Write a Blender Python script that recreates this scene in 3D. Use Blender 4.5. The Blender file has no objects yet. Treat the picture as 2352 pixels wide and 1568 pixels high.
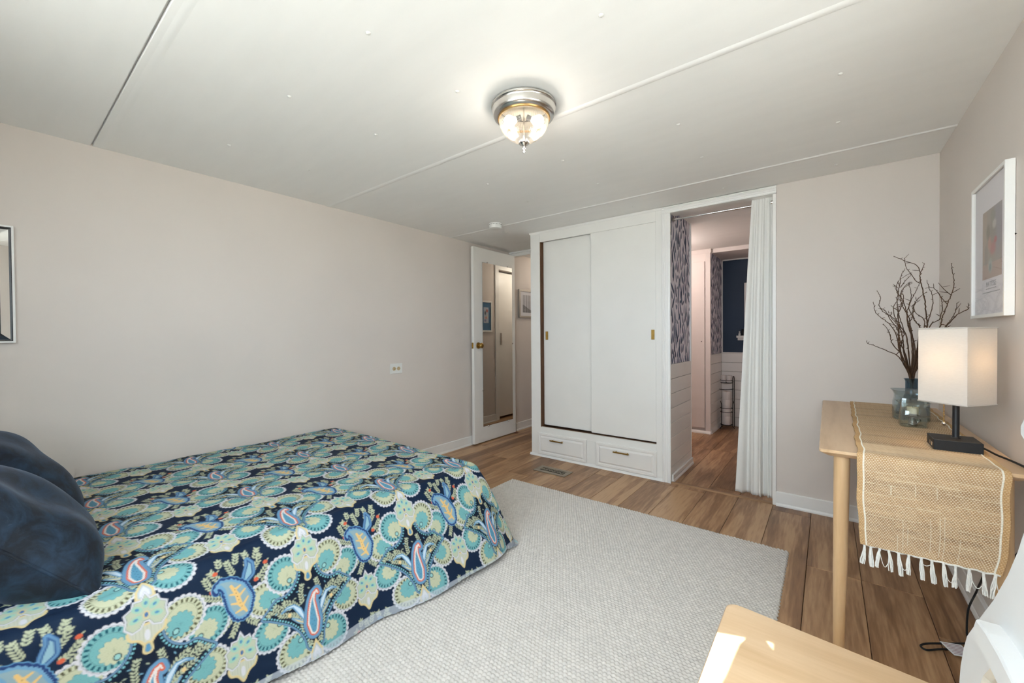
import bpy, math, random
import numpy as np
from mathutils import Matrix, Vector

# ---------------------------------------------------------------- camera, world, sun, exposure
SC = bpy.context.scene
COL = SC.collection
YAW, PITCH, ROLL = math.radians(37.76), math.radians(-0.70), math.radians(-0.43)
FOCAL_PX, CAM_Z = 935.2, 1.11
_f = Vector((-math.sin(YAW)*math.cos(PITCH), math.cos(YAW)*math.cos(PITCH), math.sin(PITCH)))
_r = Vector((math.cos(YAW), math.sin(YAW), 0.0)); _u = _r.cross(_f)
_r = _r*math.cos(ROLL) + _u*math.sin(ROLL); _u = _r.cross(_f)
cam_data = bpy.data.cameras.new('camera'); cam = bpy.data.objects.new('camera', cam_data); COL.objects.link(cam)
cam_data.sensor_fit = 'HORIZONTAL'; cam_data.sensor_width = 36.0; cam_data.lens = FOCAL_PX/2352*36.0
cam_data.clip_start = 0.02; cam_data.clip_end = 200
cam.matrix_world = Matrix(((_r.x, _u.x, -_f.x, 0), (_r.y, _u.y, -_f.y, 0), (_r.z, _u.z, -_f.z, CAM_Z), (0, 0, 0, 1)))
SC.camera = cam

world = bpy.data.worlds.new('sky'); SC.world = world; world.use_nodes = True
bg = world.node_tree.nodes['Background']; bg.inputs[0].default_value = (0.80, 0.90, 1.03, 1); bg.inputs[1].default_value = 11.5
sun_data = bpy.data.lights.new('sun', 'SUN'); sun_data.energy = 48.0; sun_data.angle = math.radians(0.6); sun_data.color = (1.0, 0.97, 0.92)
sun = bpy.data.objects.new('sun', sun_data); COL.objects.link(sun)
SUN_DIR = Vector((-1.0, -0.39, -1.17))
sun.rotation_euler = SUN_DIR.to_track_quat('-Z', 'Y').to_euler()
SC.view_settings.view_transform = 'Standard'; SC.view_settings.look = 'None'
SC.view_settings.exposure = 0.04; SC.view_settings.gamma = 1.0; SC.view_settings.use_curve_mapping = False
SC.cycles.max_bounces = 9; SC.cycles.diffuse_bounces = 5; SC.cycles.glossy_bounces = 3
SC.cycles.transparent_max_bounces = 12; SC.cycles.transmission_bounces = 4
SC.cycles.use_adaptive_sampling = True; SC.cycles.adaptive_threshold = 0.10; SC.cycles.adaptive_min_samples = 24
SC.cycles.use_denoising = True; SC.cycles.sample_clamp_indirect = 10.0
SC.cycles.caustics_reflective = False; SC.cycles.caustics_refractive = False

# room dimensions (metres; camera stands above the origin)
XL, XR, YB, YN, H = -2.90, 0.475, 3.14, -0.55, 2.075
WIN_NEAR = (-1.50, 0.42, 0.95, 1.97)     # x0,x1,z0,z1 in the wall behind the camera
WIN_RIGHT = (0.45, 1.305, 1.10, 1.64)     # y0,y1,z0,z1 in the wall on the right
def portal(name, loc, rot, sx, sy):
    d = bpy.data.lights.new(name, 'AREA'); d.shape = 'RECTANGLE'; d.size = sx; d.size_y = sy; d.cycles.is_portal = True
    o = bpy.data.objects.new(name, d); COL.objects.link(o); o.location = loc; o.rotation_euler = rot
portal('window_portal_near', ((WIN_NEAR[0]+WIN_NEAR[1])/2, YN-0.06, (WIN_NEAR[2]+WIN_NEAR[3])/2), (math.radians(90), 0, 0), WIN_NEAR[1]-WIN_NEAR[0], WIN_NEAR[3]-WIN_NEAR[2])
portal('window_portal_side', (XR+0.06, (WIN_RIGHT[0]+WIN_RIGHT[1])/2, (WIN_RIGHT[2]+WIN_RIGHT[3])/2), (math.radians(90), 0, math.radians(90)), WIN_RIGHT[1]-WIN_RIGHT[0], WIN_RIGHT[3]-WIN_RIGHT[2])

# ---------------------------------------------------------------- helpers
random.seed(7); RNG = np.random.default_rng(7)
def srgb(r, g, b):
    def f(c):
        c /= 255.0
        return c/12.92 if c <= 0.04045 else ((c+0.055)/1.055)**2.4
    return (f(r), f(g), f(b))
def lin(a):
    a = np.asarray(a, float)/255.0
    return np.where(a <= 0.04045, a/12.92, ((a+0.055)/1.055)**2.4)

class MB:
    """collects primitives in world coordinates, builds ONE mesh object"""
    def __init__(s): s.v = []; s.f = []
    def add(s, vs, fs):
        n = len(s.v); s.v += [tuple(p) for p in vs]; s.f += [tuple(i+n for i in f) for f in fs]; return s
    def box(s, x0, x1, y0, y1, z0, z1):
        v = [(x, y, z) for z in (z0, z1) for y in (y0, y1) for x in (x0, x1)]
        return s.add(v, [(0, 2, 3, 1), (4, 5, 7, 6), (0, 1, 5, 4), (2, 6, 7, 3), (0, 4, 6, 2), (1, 3, 7, 5)])
    def tube(s, pts, rad, n=8, cap=True):
        P = [Vector(p) for p in pts]; R = rad if isinstance(rad, (list, tuple)) else [rad]*len(P)
        base = len(s.v); ref = None
        for i, p in enumerate(P):
            t = (P[min(i+1, len(P)-1)]-P[max(i-1, 0)])
            if t.length < 1e-9: t = Vector((0, 0, 1))
            t.normalize()
            if ref is None:
                ref = t.orthogonal().normalized()
            ref = (ref - t*ref.dot(t))
            ref = ref.normalized() if ref.length > 1e-6 else t.orthogonal().normalized()
            b = t.cross(ref)
            for k in range(n):
                a = 2*math.pi*k/n
                s.v.append(tuple(p + ref*(math.cos(a)*R[i]) + b*(math.sin(a)*R[i])))
        for i in range(len(P)-1):
            for k in range(n):
                a = base+i*n+k; b2 = base+i*n+(k+1) % n
                s.f.append((a, b2, b2+n, a+n))
        if cap:
            s.f.append(tuple(base+k for k in reversed(range(n)))); s.f.append(tuple(base+(len(P)-1)*n+k for k in range(n)))
        return s
    def lathe(s, prof, c, n=32, close=False):
        """prof: (r, z) list; revolved about the vertical axis through c"""
        base = len(s.v); m = len(prof)
        for r, z in prof:
            for k in range(n):
                a = 2*math.pi*k/n; s.v.append((c[0]+r*math.cos(a), c[1]+r*math.sin(a), c[2]+z))
        for i in range(m if close else m-1):
            for k in range(n):
                a = base+i*n+k; b = base+i*n+(k+1) % n; j = ((i+1) % m)*n - i*n
                s.f.append((a, b, b+j, a+j))
        return s
    def ring(s, prof, c, n=32): return s.lathe(prof, c, n, True)
    def prism(s, poly, fn0, fn1):
        n = len(poly); a = [fn0(p) for p in poly]; b = [fn1(p) for p in poly]
        return s.add(a+b, [tuple(reversed(range(n))), tuple(range(n, 2*n))] + [(i, (i+1) % n, n+(i+1) % n, n+i) for i in range(n)])
    def build(s, name, mat, parent=None, smooth=None, bevel=0, seg=2):
        me = bpy.data.meshes.new(name); me.from_pydata(s.v, [], s.f); me.update()
        return finish(name, me, mat, parent, smooth, bevel, seg)

def finish(name, me, mat, parent=None, smooth=None, bevel=0, seg=2):
    me.materials.append(mat)
    o = bpy.data.objects.new(name, me); COL.objects.link(o)
    if parent is not None: attach(o, parent)
    if smooth is not None:
        me.polygons.foreach_set('use_smooth', np.ones(len(me.polygons), bool))
        if smooth < 180: me.set_sharp_from_angle(angle=math.radians(smooth))
    if bevel:
        b = o.modifiers.new('bevel', 'BEVEL'); b.width = bevel; b.segments = seg; b.limit_method = 'ANGLE'; b.angle_limit = math.radians(40)
    return o
def attach(o, parent):
    o.parent = parent
    if parent.type == 'EMPTY': o.matrix_parent_inverse = Matrix.Translation(-Vector(parent.location))
def thing(name, label, cat, loc, group=None):
    o = bpy.data.objects.new(name, None); COL.objects.link(o); o.location = loc; o.empty_display_size = 0.05
    return tag(o, label, cat, group)
def tag(o, label, cat=None, group=None, kind=None):
    o['label'] = label
    if cat: o['category'] = cat
    if group: o['group'] = group
    if kind: o['kind'] = kind
    return o
def struct(o, label=None):
    o['kind'] = 'structure'
    if label: o['label'] = label
    return o
def setting(name, loc=(0, 0, 0), label=None):
    o = bpy.data.objects.new(name, None); COL.objects.link(o); o.location = loc; o.empty_display_size = 0.05
    return struct(o, label)
def copy_of(o, offset, parent=None):
    c = o.copy(); COL.objects.link(c)
    c.location = Vector(o.location)+Vector(offset)
    if parent is not None:
        c.parent = parent; c.matrix_parent_inverse = Matrix.Translation(-Vector(parent.location)) if parent.type == 'EMPTY' else Matrix()
    return c

# ---------------------------------------------------------------- materials
def new_mat(name):
    m = bpy.data.materials.new(name); m.use_nodes = True
    nt = m.node_tree; return m, nt, nt.nodes['Principled BSDF']
def N(nt, t, **kw):
    n = nt.nodes.new(t)
    for k, v in kw.items(): setattr(n, k, v)
    return n
def paint(name, col, rough=0.5, metal=0.0, var=0.0, vscale=6.0, bump=0.0, bscale=60.0, spec=None, coat=0.0, stretch=(1, 1, 1), sheen=0.0):
    """painted/plain material: colour with faint mottling and relief"""
    m, nt, p = new_mat(name)
    p.inputs['Roughness'].default_value = rough; p.inputs['Metallic'].default_value = metal
    if spec is not None: p.inputs['Specular IOR Level'].default_value = spec
    p.inputs['Coat Weight'].default_value = coat; p.inputs['Sheen Weight'].default_value = sheen
    co = N(nt, 'ShaderNodeTexCoord'); mp = N(nt, 'ShaderNodeMapping'); mp.inputs['Scale'].default_value = stretch
    nt.links.new(co.outputs['Object'], mp.inputs['Vector'])
    nz = N(nt, 'ShaderNodeTexNoise'); nz.inputs['Scale'].default_value = vscale; nz.inputs['Detail'].default_value = 2 if var < 0.05 else 4
    nt.links.new(mp.outputs[0], nz.inputs['Vector'])
    rp = N(nt, 'ShaderNodeValToRGB')
    lo = [max(0, c*(1-var)) for c in col]; hi = [min(1, c*(1+var)) for c in col]
    rp.color_ramp.elements[0].color = (*lo, 1); rp.color_ramp.elements[1].color = (*hi, 1)
    rp.color_ramp.elements[0].position = 0.3; rp.color_ramp.elements[1].position = 0.7
    nt.links.new(nz.outputs['Fac'], rp.inputs[0]); nt.links.new(rp.outputs[0], p.inputs['Base Color'])
    if bump >= 0.1:
        n2 = N(nt, 'ShaderNodeTexNoise'); n2.inputs['Scale'].default_value = bscale; n2.inputs['Detail'].default_value = 2
        nt.links.new(mp.outputs[0], n2.inputs['Vector'])
        b = N(nt, 'ShaderNodeBump'); b.inputs['Strength'].default_value = bump; b.inputs['Distance'].default_value = 0.01
        nt.links.new(n2.outputs['Fac'], b.inputs['Height']); nt.links.new(b.outputs[0], p.inputs['Normal'])
    return m
def wood(name, dark, mid, light, axis='y', rough=0.4, sc=1.0, rings=0.5, per_object=True, coat=0.0, ring_freq=26.0, fine=0.35):
    m, nt, p = new_mat(name); p.inputs['Roughness'].default_value = rough; p.inputs['Coat Weight'].default_value = coat
    co = N(nt, 'ShaderNodeTexCoord'); add = N(nt, 'ShaderNodeVectorMath', operation='ADD')
    nt.links.new(co.outputs['Object'], add.inputs[0])
    if per_object:
        oi = N(nt, 'ShaderNodeObjectInfo'); mul = N(nt, 'ShaderNodeVectorMath', operation='SCALE')
        comb = N(nt, 'ShaderNodeCombineXYZ')
        for k in range(3): nt.links.new(oi.outputs['Random'], comb.inputs[k])
        mul.inputs['Scale'].default_value = 37.0
        nt.links.new(comb.outputs[0], mul.inputs[0]); nt.links.new(mul.outputs[0], add.inputs[1])
    mp = N(nt, 'ShaderNodeMapping')
    s = {'x': (0.9, 11, 11), 'y': (11, 0.9, 11), 'z': (11, 11, 0.9)}[axis]
    mp.inputs['Scale'].default_value = tuple(k*sc for k in s); nt.links.new(add.outputs[0], mp.inputs['Vector'])
    n1 = N(nt, 'ShaderNodeTexNoise'); n1.inputs['Scale'].default_value = 0.9; n1.inputs['Detail'].default_value = 3; n1.inputs['Distortion'].default_value = 0.6
    n2 = N(nt, 'ShaderNodeTexNoise'); n2.inputs['Scale'].default_value = 9.0; n2.inputs['Detail'].default_value = 4
    for n in (n1, n2): nt.links.new(mp.outputs[0], n.inputs['Vector'])
    wv = N(nt, 'ShaderNodeMath', operation='MULTIPLY'); wv.inputs[1].default_value = ring_freq
    nt.links.new(n1.outputs['Fac'], wv.inputs[0])
    sn = N(nt, 'ShaderNodeMath', operation='SINE'); nt.links.new(wv.outputs[0], sn.inputs[0])
    a = N(nt, 'ShaderNodeMath', operation='MULTIPLY_ADD'); a.inputs[1].default_value = 0.11*rings; nt.links.new(sn.outputs[0], a.inputs[0]); nt.links.new(n1.outputs['Fac'], a.inputs[2])
    b = N(nt, 'ShaderNodeMath', operation='MULTIPLY_ADD'); b.inputs[1].default_value = fine; nt.links.new(n2.outputs['Fac'], b.inputs[0]); nt.links.new(a.outputs[0], b.inputs[2])
    last = b
    if per_object:
        c = N(nt, 'ShaderNodeMath', operation='MULTIPLY_ADD'); c.inputs[1].default_value = 0.22; nt.links.new(oi.outputs['Random'], c.inputs[0]); nt.links.new(b.outputs[0], c.inputs[2]); last = c
    rp = N(nt, 'ShaderNodeValToRGB'); e = rp.color_ramp.elements
    lo = 0.45 if not per_object else (0.5 if fine < 0.4 else 0.54)
    e[0].position = lo; e[0].color = (*dark, 1); e[1].position = lo+0.5; e[1].color = (*light, 1)
    k = e.new(lo+0.25); k.color = (*mid, 1)
    nt.links.new(last.outputs[0], rp.inputs[0]); nt.links.new(rp.outputs[0], p.inputs['Base Color'])
    bp = N(nt, 'ShaderNodeBump'); bp.inputs['Strength'].default_value = 0.12; bp.inputs['Distance'].default_value = 0.002
    nt.links.new(n2.outputs['Fac'], bp.inputs['Height']); nt.links.new(bp.outputs[0], p.inputs['Normal'])
    return m
def printed(name, rough=0.7, bump=0.0, bscale=900, sheen=0.0, spec=0.3):
    """colour printed or woven into the surface, carried by the mesh's colour attribute"""
    m, nt, p = new_mat(name); at = N(nt, 'ShaderNodeVertexColor', layer_name='Col')
    nt.links.new(at.outputs['Color'], p.inputs['Base Color'])
    p.inputs['Roughness'].default_value = rough; p.inputs['Sheen Weight'].default_value = sheen; p.inputs['Specular IOR Level'].default_value = spec
    if bump:
        co = N(nt, 'ShaderNodeTexCoord'); nz = N(nt, 'ShaderNodeTexNoise'); nz.inputs['Scale'].default_value = bscale
        nt.links.new(co.outputs['Object'], nz.inputs['Vector'])
        b = N(nt, 'ShaderNodeBump'); b.inputs['Strength'].default_value = bump; b.inputs['Distance'].default_value = 0.001
        nt.links.new(nz.outputs['Fac'], b.inputs['Height']); nt.links.new(b.outputs[0], p.inputs['Normal'])
    return m
def clear_glass(name, tint=(1, 1, 1), gloss=0.12, rough=0.02, haze=0.0, edge=0.7):
    """thin clear glass: mostly lets light straight through, mirrors a little at grazing angles"""
    m = bpy.data.materials.new(name); m.use_nodes = True; nt = m.node_tree; nt.nodes.clear()
    out = N(nt, 'ShaderNodeOutputMaterial'); tr = N(nt, 'ShaderNodeBsdfTransparent'); tr.inputs[0].default_value = (*tint, 1)
    gl = N(nt, 'ShaderNodeBsdfGlossy'); gl.inputs['Roughness'].default_value = rough
    lw = N(nt, 'ShaderNodeLayerWeight'); lw.inputs[0].default_value = 0.5
    pw = N(nt, 'ShaderNodeMath', operation='POWER'); pw.inputs[1].default_value = 5.0; nt.links.new(lw.outputs['Facing'], pw.inputs[0])
    mm = N(nt, 'ShaderNodeMath', operation='MULTIPLY_ADD'); mm.inputs[1].default_value = edge; mm.inputs[2].default_value = 0.02+gloss*0.3
    nt.links.new(pw.outputs[0], mm.inputs[0])
    mx = N(nt, 'ShaderNodeMixShader'); nt.links.new(mm.outputs[0], mx.inputs[0]); nt.links.new(tr.outputs[0], mx.inputs[1]); nt.links.new(gl.outputs[0], mx.inputs[2])
    last = mx
    if haze:
        df = N(nt, 'ShaderNodeBsdfTranslucent'); df.inputs[0].default_value = (*tint, 1)
        m2 = N(nt, 'ShaderNodeMixShader'); m2.inputs[0].default_value = haze
        nt.links.new(mx.outputs[0], m2.inputs[1]); nt.links.new(df.outputs[0], m2.inputs[2]); last = m2
    nt.links.new(last.outputs[0], out.inputs[0])
    return m
def cloth_translucent(name, col, trans=0.4, bump=0.15, scale=(300, 300, 300)):
    m = bpy.data.materials.new(name); m.use_nodes = True; nt = m.node_tree; nt.nodes.clear()
    out = N(nt, 'ShaderNodeOutputMaterial'); d = N(nt, 'ShaderNodeBsdfDiffuse'); t = N(nt, 'ShaderNodeBsdfTranslucent')
    co = N(nt, 'ShaderNodeTexCoord'); mp = N(nt, 'ShaderNodeMapping'); mp.inputs['Scale'].default_value = scale
    nz = N(nt, 'ShaderNodeTexNoise'); nz.inputs['Scale'].default_value = 1.0; nz.inputs['Detail'].default_value = 3
    nt.links.new(co.outputs['Object'], mp.inputs['Vector']); nt.links.new(mp.outputs[0], nz.inputs['Vector'])
    rp = N(nt, 'ShaderNodeValToRGB'); rp.color_ramp.elements[0].color = (*[c*0.9 for c in col], 1); rp.color_ramp.elements[1].color = (*col, 1)
    nt.links.new(nz.outputs['Fac'], rp.inputs[0])
    bp = N(nt, 'ShaderNodeBump'); bp.inputs['Strength'].default_value = bump; bp.inputs['Distance'].default_value = 0.001; nt.links.new(nz.outputs['Fac'], bp.inputs['Height'])
    mx = N(nt, 'ShaderNodeMixShader'); mx.inputs[0].default_value = trans
    for s in (d, t): nt.links.new(rp.outputs[0], s.inputs['Color']); nt.links.new(bp.outputs[0], s.inputs['Normal'])
    nt.links.new(d.outputs[0], mx.inputs[1]); nt.links.new(t.outputs[0], mx.inputs[2]); nt.links.new(mx.outputs[0], out.inputs[0])
    return m
def glow(name, col, strength):
    m, nt, p = new_mat(name); p.inputs['Emission Color'].default_value = (*col, 1); p.inputs['Emission Strength'].default_value = strength
    p.inputs['Base Color'].default_value = (*col, 1); m.cycles.emission_sampling = 'NONE'; return m

M = {
 'wall': paint('wall_paint_beige', (0.70, 0.635, 0.585), 0.6, var=0.02, vscale=2, bump=0.06, bscale=90),
 'ceiling': paint('ceiling_paint_white', (0.878, 0.875, 0.862), 0.65, var=0.012, vscale=3, bump=0.05, bscale=22, stretch=(1, 5, 1)),
 'white': paint('white_gloss_paint', (0.845, 0.83, 0.795), 0.35, var=0.012, vscale=5, bump=0.03, bscale=40),
 'trim': paint('white_trim_paint', (0.855, 0.845, 0.82), 0.4, var=0.01, bump=0.03, bscale=50),
 'dark': paint('dark_void', (0.02, 0.016, 0.012), 0.8),
 'brown': paint('unpainted_brown_wood_edge', (0.12, 0.05, 0.018), 0.6, var=0.3, vscale=12, stretch=(8, 8, 1)),
 'brass': paint('aged_brass', (0.46, 0.29, 0.085), 0.35, 1.0, var=0.12, vscale=40),
 'nickel': paint('brushed_nickel', (0.62, 0.60, 0.57), 0.24, 1.0, var=0.05, vscale=20),
 'chrome': paint('chrome', (0.8, 0.8, 0.8), 0.12, 1.0),
 'black': paint('black_metal', (0.008, 0.008, 0.009), 0.5, var=0.1),
 'cord': paint('black_rubber_cord', (0.01, 0.01, 0.01), 0.5, var=0.1),
 'plastic': paint('white_plastic', (0.78, 0.78, 0.75), 0.3, var=0.01),
 'almond': paint('almond_plastic', (0.62, 0.47, 0.27), 0.35, var=0.02),
 'navy': paint('navy_wall_paint', (0.012, 0.034, 0.075), 0.55, var=0.05, vscale=3, bump=0.05),
 'subfloor': paint('subfloor', (0.04, 0.025, 0.015), 0.9, var=0.1),
 'floor': wood('oak_laminate', (0.16, 0.075, 0.034), (0.325, 0.175, 0.085), (0.52, 0.32, 0.172), 'y', 0.36, 1.0, 0.42, True, 0.0, 38.0, 0.45),
 'strip': wood('threshold_oak', (0.25, 0.14, 0.07), (0.36, 0.21, 0.11), (0.45, 0.28, 0.16), 'x', 0.4, 1.0, 0.3),
 'birch_y': wood('birch_lengthwise', (0.52, 0.33, 0.18), (0.62, 0.42, 0.245), (0.68, 0.48, 0.30), 'y', 0.38, 1.2, 0.25, False, 0.2),
 'birch_x': wood('birch_seat', (0.56, 0.37, 0.205), (0.64, 0.44, 0.26), (0.72, 0.52, 0.33), 'x', 0.36, 1.2, 0.25, False, 0.2),
 'birch_z': wood('birch_leg', (0.55, 0.345, 0.17), (0.66, 0.44, 0.24), (0.72, 0.51, 0.30), 'z', 0.4, 1.2, 0.25, False, 0.1),
 'twig': paint('brown_bark', (0.095, 0.048, 0.022), 0.75, var=0.35, vscale=60, bump=0.3, bscale=300),
 'mirror': paint('mirror_silvering', (0.88, 0.90, 0.89), 0.015, 1.0),
 'chairwhite': paint('worn_white_chair_paint', (0.80, 0.81, 0.81), 0.45, var=0.03, vscale=9, bump=0.05, bscale=30),
 'chairedge': paint('creamy_chair_edge', (0.66, 0.62, 0.53), 0.5, var=0.06, vscale=14),
 'paper': paint('paper_white', (0.80, 0.80, 0.80), 0.8, var=0.01),
 'roll': paint('tissue_paper', (0.78, 0.75, 0.73), 0.9, var=0.03, vscale=30, bump=0.2, bscale=200),
 'wax': paint('cream_wax', (0.80, 0.72, 0.50), 0.5, var=0.03),
 'pewter': paint('pewter_medallion', (0.30, 0.29, 0.27), 0.35, 1.0, var=0.2, vscale=50),
 'glass': clear_glass('window_glass', (0.97, 0.99, 0.98)),
 'jarglass': clear_glass('greenish_jar_glass', (0.92, 0.95, 0.94), 0.2, 0.03, 0.05),
 'blueglass': clear_glass('smoky_blue_glass', (0.46, 0.58, 0.66), 0.3, 0.03, 0.06),
 'frameglass': clear_glass('picture_glass', (0.99, 0.99, 0.99), 0.0, 0.01, 0.0, 0.32),
 'shade': cloth_translucent('linen_lampshade', (0.84, 0.80, 0.75), 0.33, 0.2, (90, 90, 420)),
 'curtain': cloth_translucent('white_cotton_curtain', (0.91, 0.895, 0.86), 0.06, 0.02, (400, 400, 400)),
 'thread': paint('white_cotton_thread', (0.80, 0.79, 0.74), 0.85, var=0.06, vscale=200),
 'bulb': glow('warm_bulb', (1.0, 0.90, 0.70), 3.0),
 'print': printed('printed_paper'),
}

# ---------------------------------------------------------------- the setting
# exterior ground that bounces sunlight up through the windows
struct(MB().box(-25, 25, -25, 25, -0.62, -0.60).build('ground', paint('pale_concrete_ground', (0.44, 0.43, 0.40), 0.9, var=0.1, vscale=0.8)), 'pale ground outside the windows')

# floor: sub-floor slab and individual laminate planks, running away from the camera
FY0, FY1 = YN-0.02, 5.62
floor = struct(MB().box(XL-0.1, XR+0.1, YN-0.1, FY1+0.1, -0.04, -0.0095).build('floor', M['subfloor']), 'warm brown oak laminate floor')
def plank(x0, x1, y0, y1):
    c = 0.0016; g = 0.0009
    x0 += g; x1 -= g; y0 += g; y1 -= g
    v = [(x0, y0, -.009), (x1, y0, -.009), (x1, y1, -.009), (x0, y1, -.009), (x0, y0, -c), (x1, y0, -c), (x1, y1, -c), (x0, y1, -c), (x0+c, y0+c, 0), (x1-c, y0+c, 0), (x1-c, y1-c, 0), (x0+c, y1-c, 0)]
    f = [(0, 1, 5, 4), (1, 2, 6, 5), (2, 3, 7, 6), (3, 0, 4, 7), (4, 5, 9, 8), (5, 6, 10, 9), (6, 7, 11, 10), (7, 4, 8, 11), (8, 9, 10, 11)]
    MB().add(v, f).build('plank', M['floor'], floor)
cols = [XL+0.008]
x = -1.484
while x-0.2 > XL+0.03: x -= 0.2
while x < XR-0.03: cols.append(x); x += 0.2005
cols.append(XR-0.006)
starts = {10: 2.40, 11: 3.08, 14: 2.402, 15: 2.399}
offs = [0.35, 0.95, 0.15, 0.7, 1.1, 0.45, 0.88, 0.25, 0.62, 1.05, 0.1, 0.5, 0.9, 0.3, 0.0, 0.0, 0.6]
for i in range(len(cols)-1):
    xm = 0.5*(cols[i]+cols[i+1])
    st = {True: 0}.get(False, None)
    if -0.09 < xm < 0.33: st = 2.40
    elif -1.0 < xm < -0.7: st = 3.075
    else: st = offs[i % len(offs)]+0.3
    while st > FY0: st -= 1.22
    ys = [FY0]; st += 1.22
    while st < FY1-0.05: ys.append(st); st += 1.22
    ys.append(FY1)
    for a, b in zip(ys[:-1], ys[1:]):
        if b-a > 0.01: plank(cols[i], cols[i+1], a, b)

# ceiling: 4 ft panels with seams and plastic nail buttons
ceil = struct(MB().box(XL-0.1, XR+0.1, YN-0.1, 5.7, H+0.012, H+0.06).build('ceiling', M['ceiling']), 'white panelled ceiling with thin seams and nail buttons')
SEAMS = [-0.89, 0.335, 1.553, 2.772]
edges = [YN-0.02, 0.335, 1.553, 2.772, 3.745, 5.65]
for a, b in zip(edges[:-1], edges[1:]):
    g = 0.0035 if a == 0.335 else 0.0
    g2 = 0.0035 if b == 0.335 else 0.0
    MB().box(XL-0.02, XR+0.02, a+g, b-g2, H, H+0.0115).build('ceiling_panel', M['ceiling'], ceil, bevel=0.002)
for ys, w, t in ((1.553, 0.020, 0.0030), (2.772, 0.013, 0.0045)):
    MB().prism([(-w, 0.001), (-w*0.5, -t), (w*0.5, -t), (w, 0.001)], lambda p: (XL, ys+p[0], H+p[1]), lambda p: (XR, ys+p[0], H+p[1])).build('seam_strip', M['ceiling'], ceil, smooth=60)
MB().prism([(-.022, 0.001), (-.004, -.0009), (.004, -.0009), (.022, 0.001)], lambda p: (XL, 0.372+p[0], H+p[1]), lambda p: (XR, 0.372+p[0], H+p[1])).build('seam_strip', M['ceiling'], ceil, smooth=60)
btn = None
for bx in (-2.36, -1.70, -1.152, -0.54, 0.037):
    for by in (0.755, 1.148, 1.955, 2.39, 2.98):
        if btn is None:
            btn = MB().lathe([(0.0001, -0.0042), (0.004, -0.0038), (0.0075, -0.0018), (0.0085, 0.0)], (0, 0, H), 12).build('nail_button', M['plastic'], ceil, smooth=180); btn.location = (bx, by, 0)
        elif not (by == 2.98 and bx > -1.8 and bx < -0.3 and False):
            c = btn.copy(); COL.objects.link(c); c.location = (bx, by, 0)

# walls
struct(MB().box(XL-0.1, XL, YN-0.1, 5.62, -0.04, H+0.02).build('wall_left', M['wall']), 'long beige wall beside the bed')
m = MB(); y0, y1, z0, z1 = WIN_RIGHT
m.box(XR, XR+0.1, YN-0.1, y0, -0.04, H+0.02).box(XR, XR+0.1, y1, YB+0.1, -0.04, H+0.02).box(XR, XR+0.1, y0, y1, -0.04, z0).box(XR, XR+0.1, y0, y1, z1, H+0.02)
struct(m.build('wall_right', M['wall']), 'beige wall behind the wooden table')
m = MB(); x0, x1, z0, z1 = WIN_NEAR
m.box(XL-0.1, x0, YN-0.1, YN, -0.04, H+0.02).box(x1, XR+0.1, YN-0.1, YN, -0.04, H+0.02).box(x0, x1, YN-0.1, YN, -0.04, z0).box(x0, x1, YN-0.1, YN, z1, H+0.02)
struct(m.build('wall_near', M['wall']), 'beige wall at the head of the bed')
struct(MB().box(-0.262, XR+0.1, YB, YB+0.1, -0.04, H+0.02).box(-0.95, -0.262, YB, YB+0.1, 2.055, H+0.02).build('wall_back', M['wall']), 'beige back wall between the curtain and the corner')

def window(n, kind, lo, hi, z0, z1):
    w = setting('window_%d' % n, (0, 0, 0), 'white framed window in the wall at the bed head' if kind == 'near' else 'white framed window beside the board-back chair')
    def bx(a0, a1, d0, d1, c0, c1):
        return MB().box(a0, a1, YN-d1, YN-d0, c0, c1) if kind == 'near' else MB().box(XR+d0, XR+d1, a0, a1, c0, c1)
    mid = 0.5*(lo+hi)
    for a0, a1, c0, c1 in ((lo, lo+.03, z0, z1), (hi-.03, hi, z0, z1), (lo+.03, hi-.03, z0, z0+.03), (lo+.03, hi-.03, z1-.03, z1)):
        bx(a0, a1, 0.03, 0.085, c0, c1).build('window_frame', M['trim'], w)
    spans = [(lo+.03, hi-.03)]
    if kind == 'near':
        bx(mid-.03, mid+.03, 0.03, 0.085, z0+.03, z1-.03).build('mullion', M['trim'], w); spans = [(lo+.03, mid-.03), (mid+.03, hi-.03)]
    for a0, a1 in spans: bx(a0, a1, 0.055, 0.059, z0+.03, z1-.03).build('pane', M['glass'], w)
    for a0, a1, c0, c1 in ((lo-.06, lo, z0-.06, z1+.06), (hi, hi+.06, z0-.06, z1+.06), (lo, hi, z0-.06, z0), (lo, hi, z1, z1+.06)):
        bx(a0, a1, -0.012, 0.0, c0, c1).build('casing', M['trim'], w)
window(1, 'near', WIN_NEAR[0], WIN_NEAR[1], WIN_NEAR[2], WIN_NEAR[3])
window(2, 'right', WIN_RIGHT[0], WIN_RIGHT[1], WIN_RIGHT[2], WIN_RIGHT[3])

# baseboards with a quarter-round shoe
def baseboard(name, axis, c, a0, a1, side, h=0.092, label=None):
    prof = [(0, 0), (0.019, 0), (0.0185, 0.008), (0.0145, 0.017), (0.0125, 0.019), (0.0125, h-0.004), (0.009, h), (0, h)]
    f = (lambda a: (lambda p: (a, c+side*p[0], p[1]))) if axis == 'x' else (lambda a: (lambda p: (c+side*p[0], a, p[1])))
    return struct(MB().prism(prof, f(a0), f(a1)).build(name, M['trim']), label)
baseboard('baseboard_left', 'y', XL, YN, 3.735, 1, label='white baseboard along the bed wall')
baseboard('baseboard_back', 'x', YB, -0.262, XR, -1, label='white baseboard between curtain and table')
baseboard('baseboard_right', 'y', XR, YN, YB-0.019, -1, label='white baseboard under the wooden table')
baseboard('baseboard_hall', 'y', XL, 3.80, 5.4, 1, label='white baseboard in the dim hallway')
baseboard('baseboard_passage', 'y', -0.93, 3.165, 3.735, 1, 0.055, 'small white baseboard under the passage shiplap')

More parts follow.
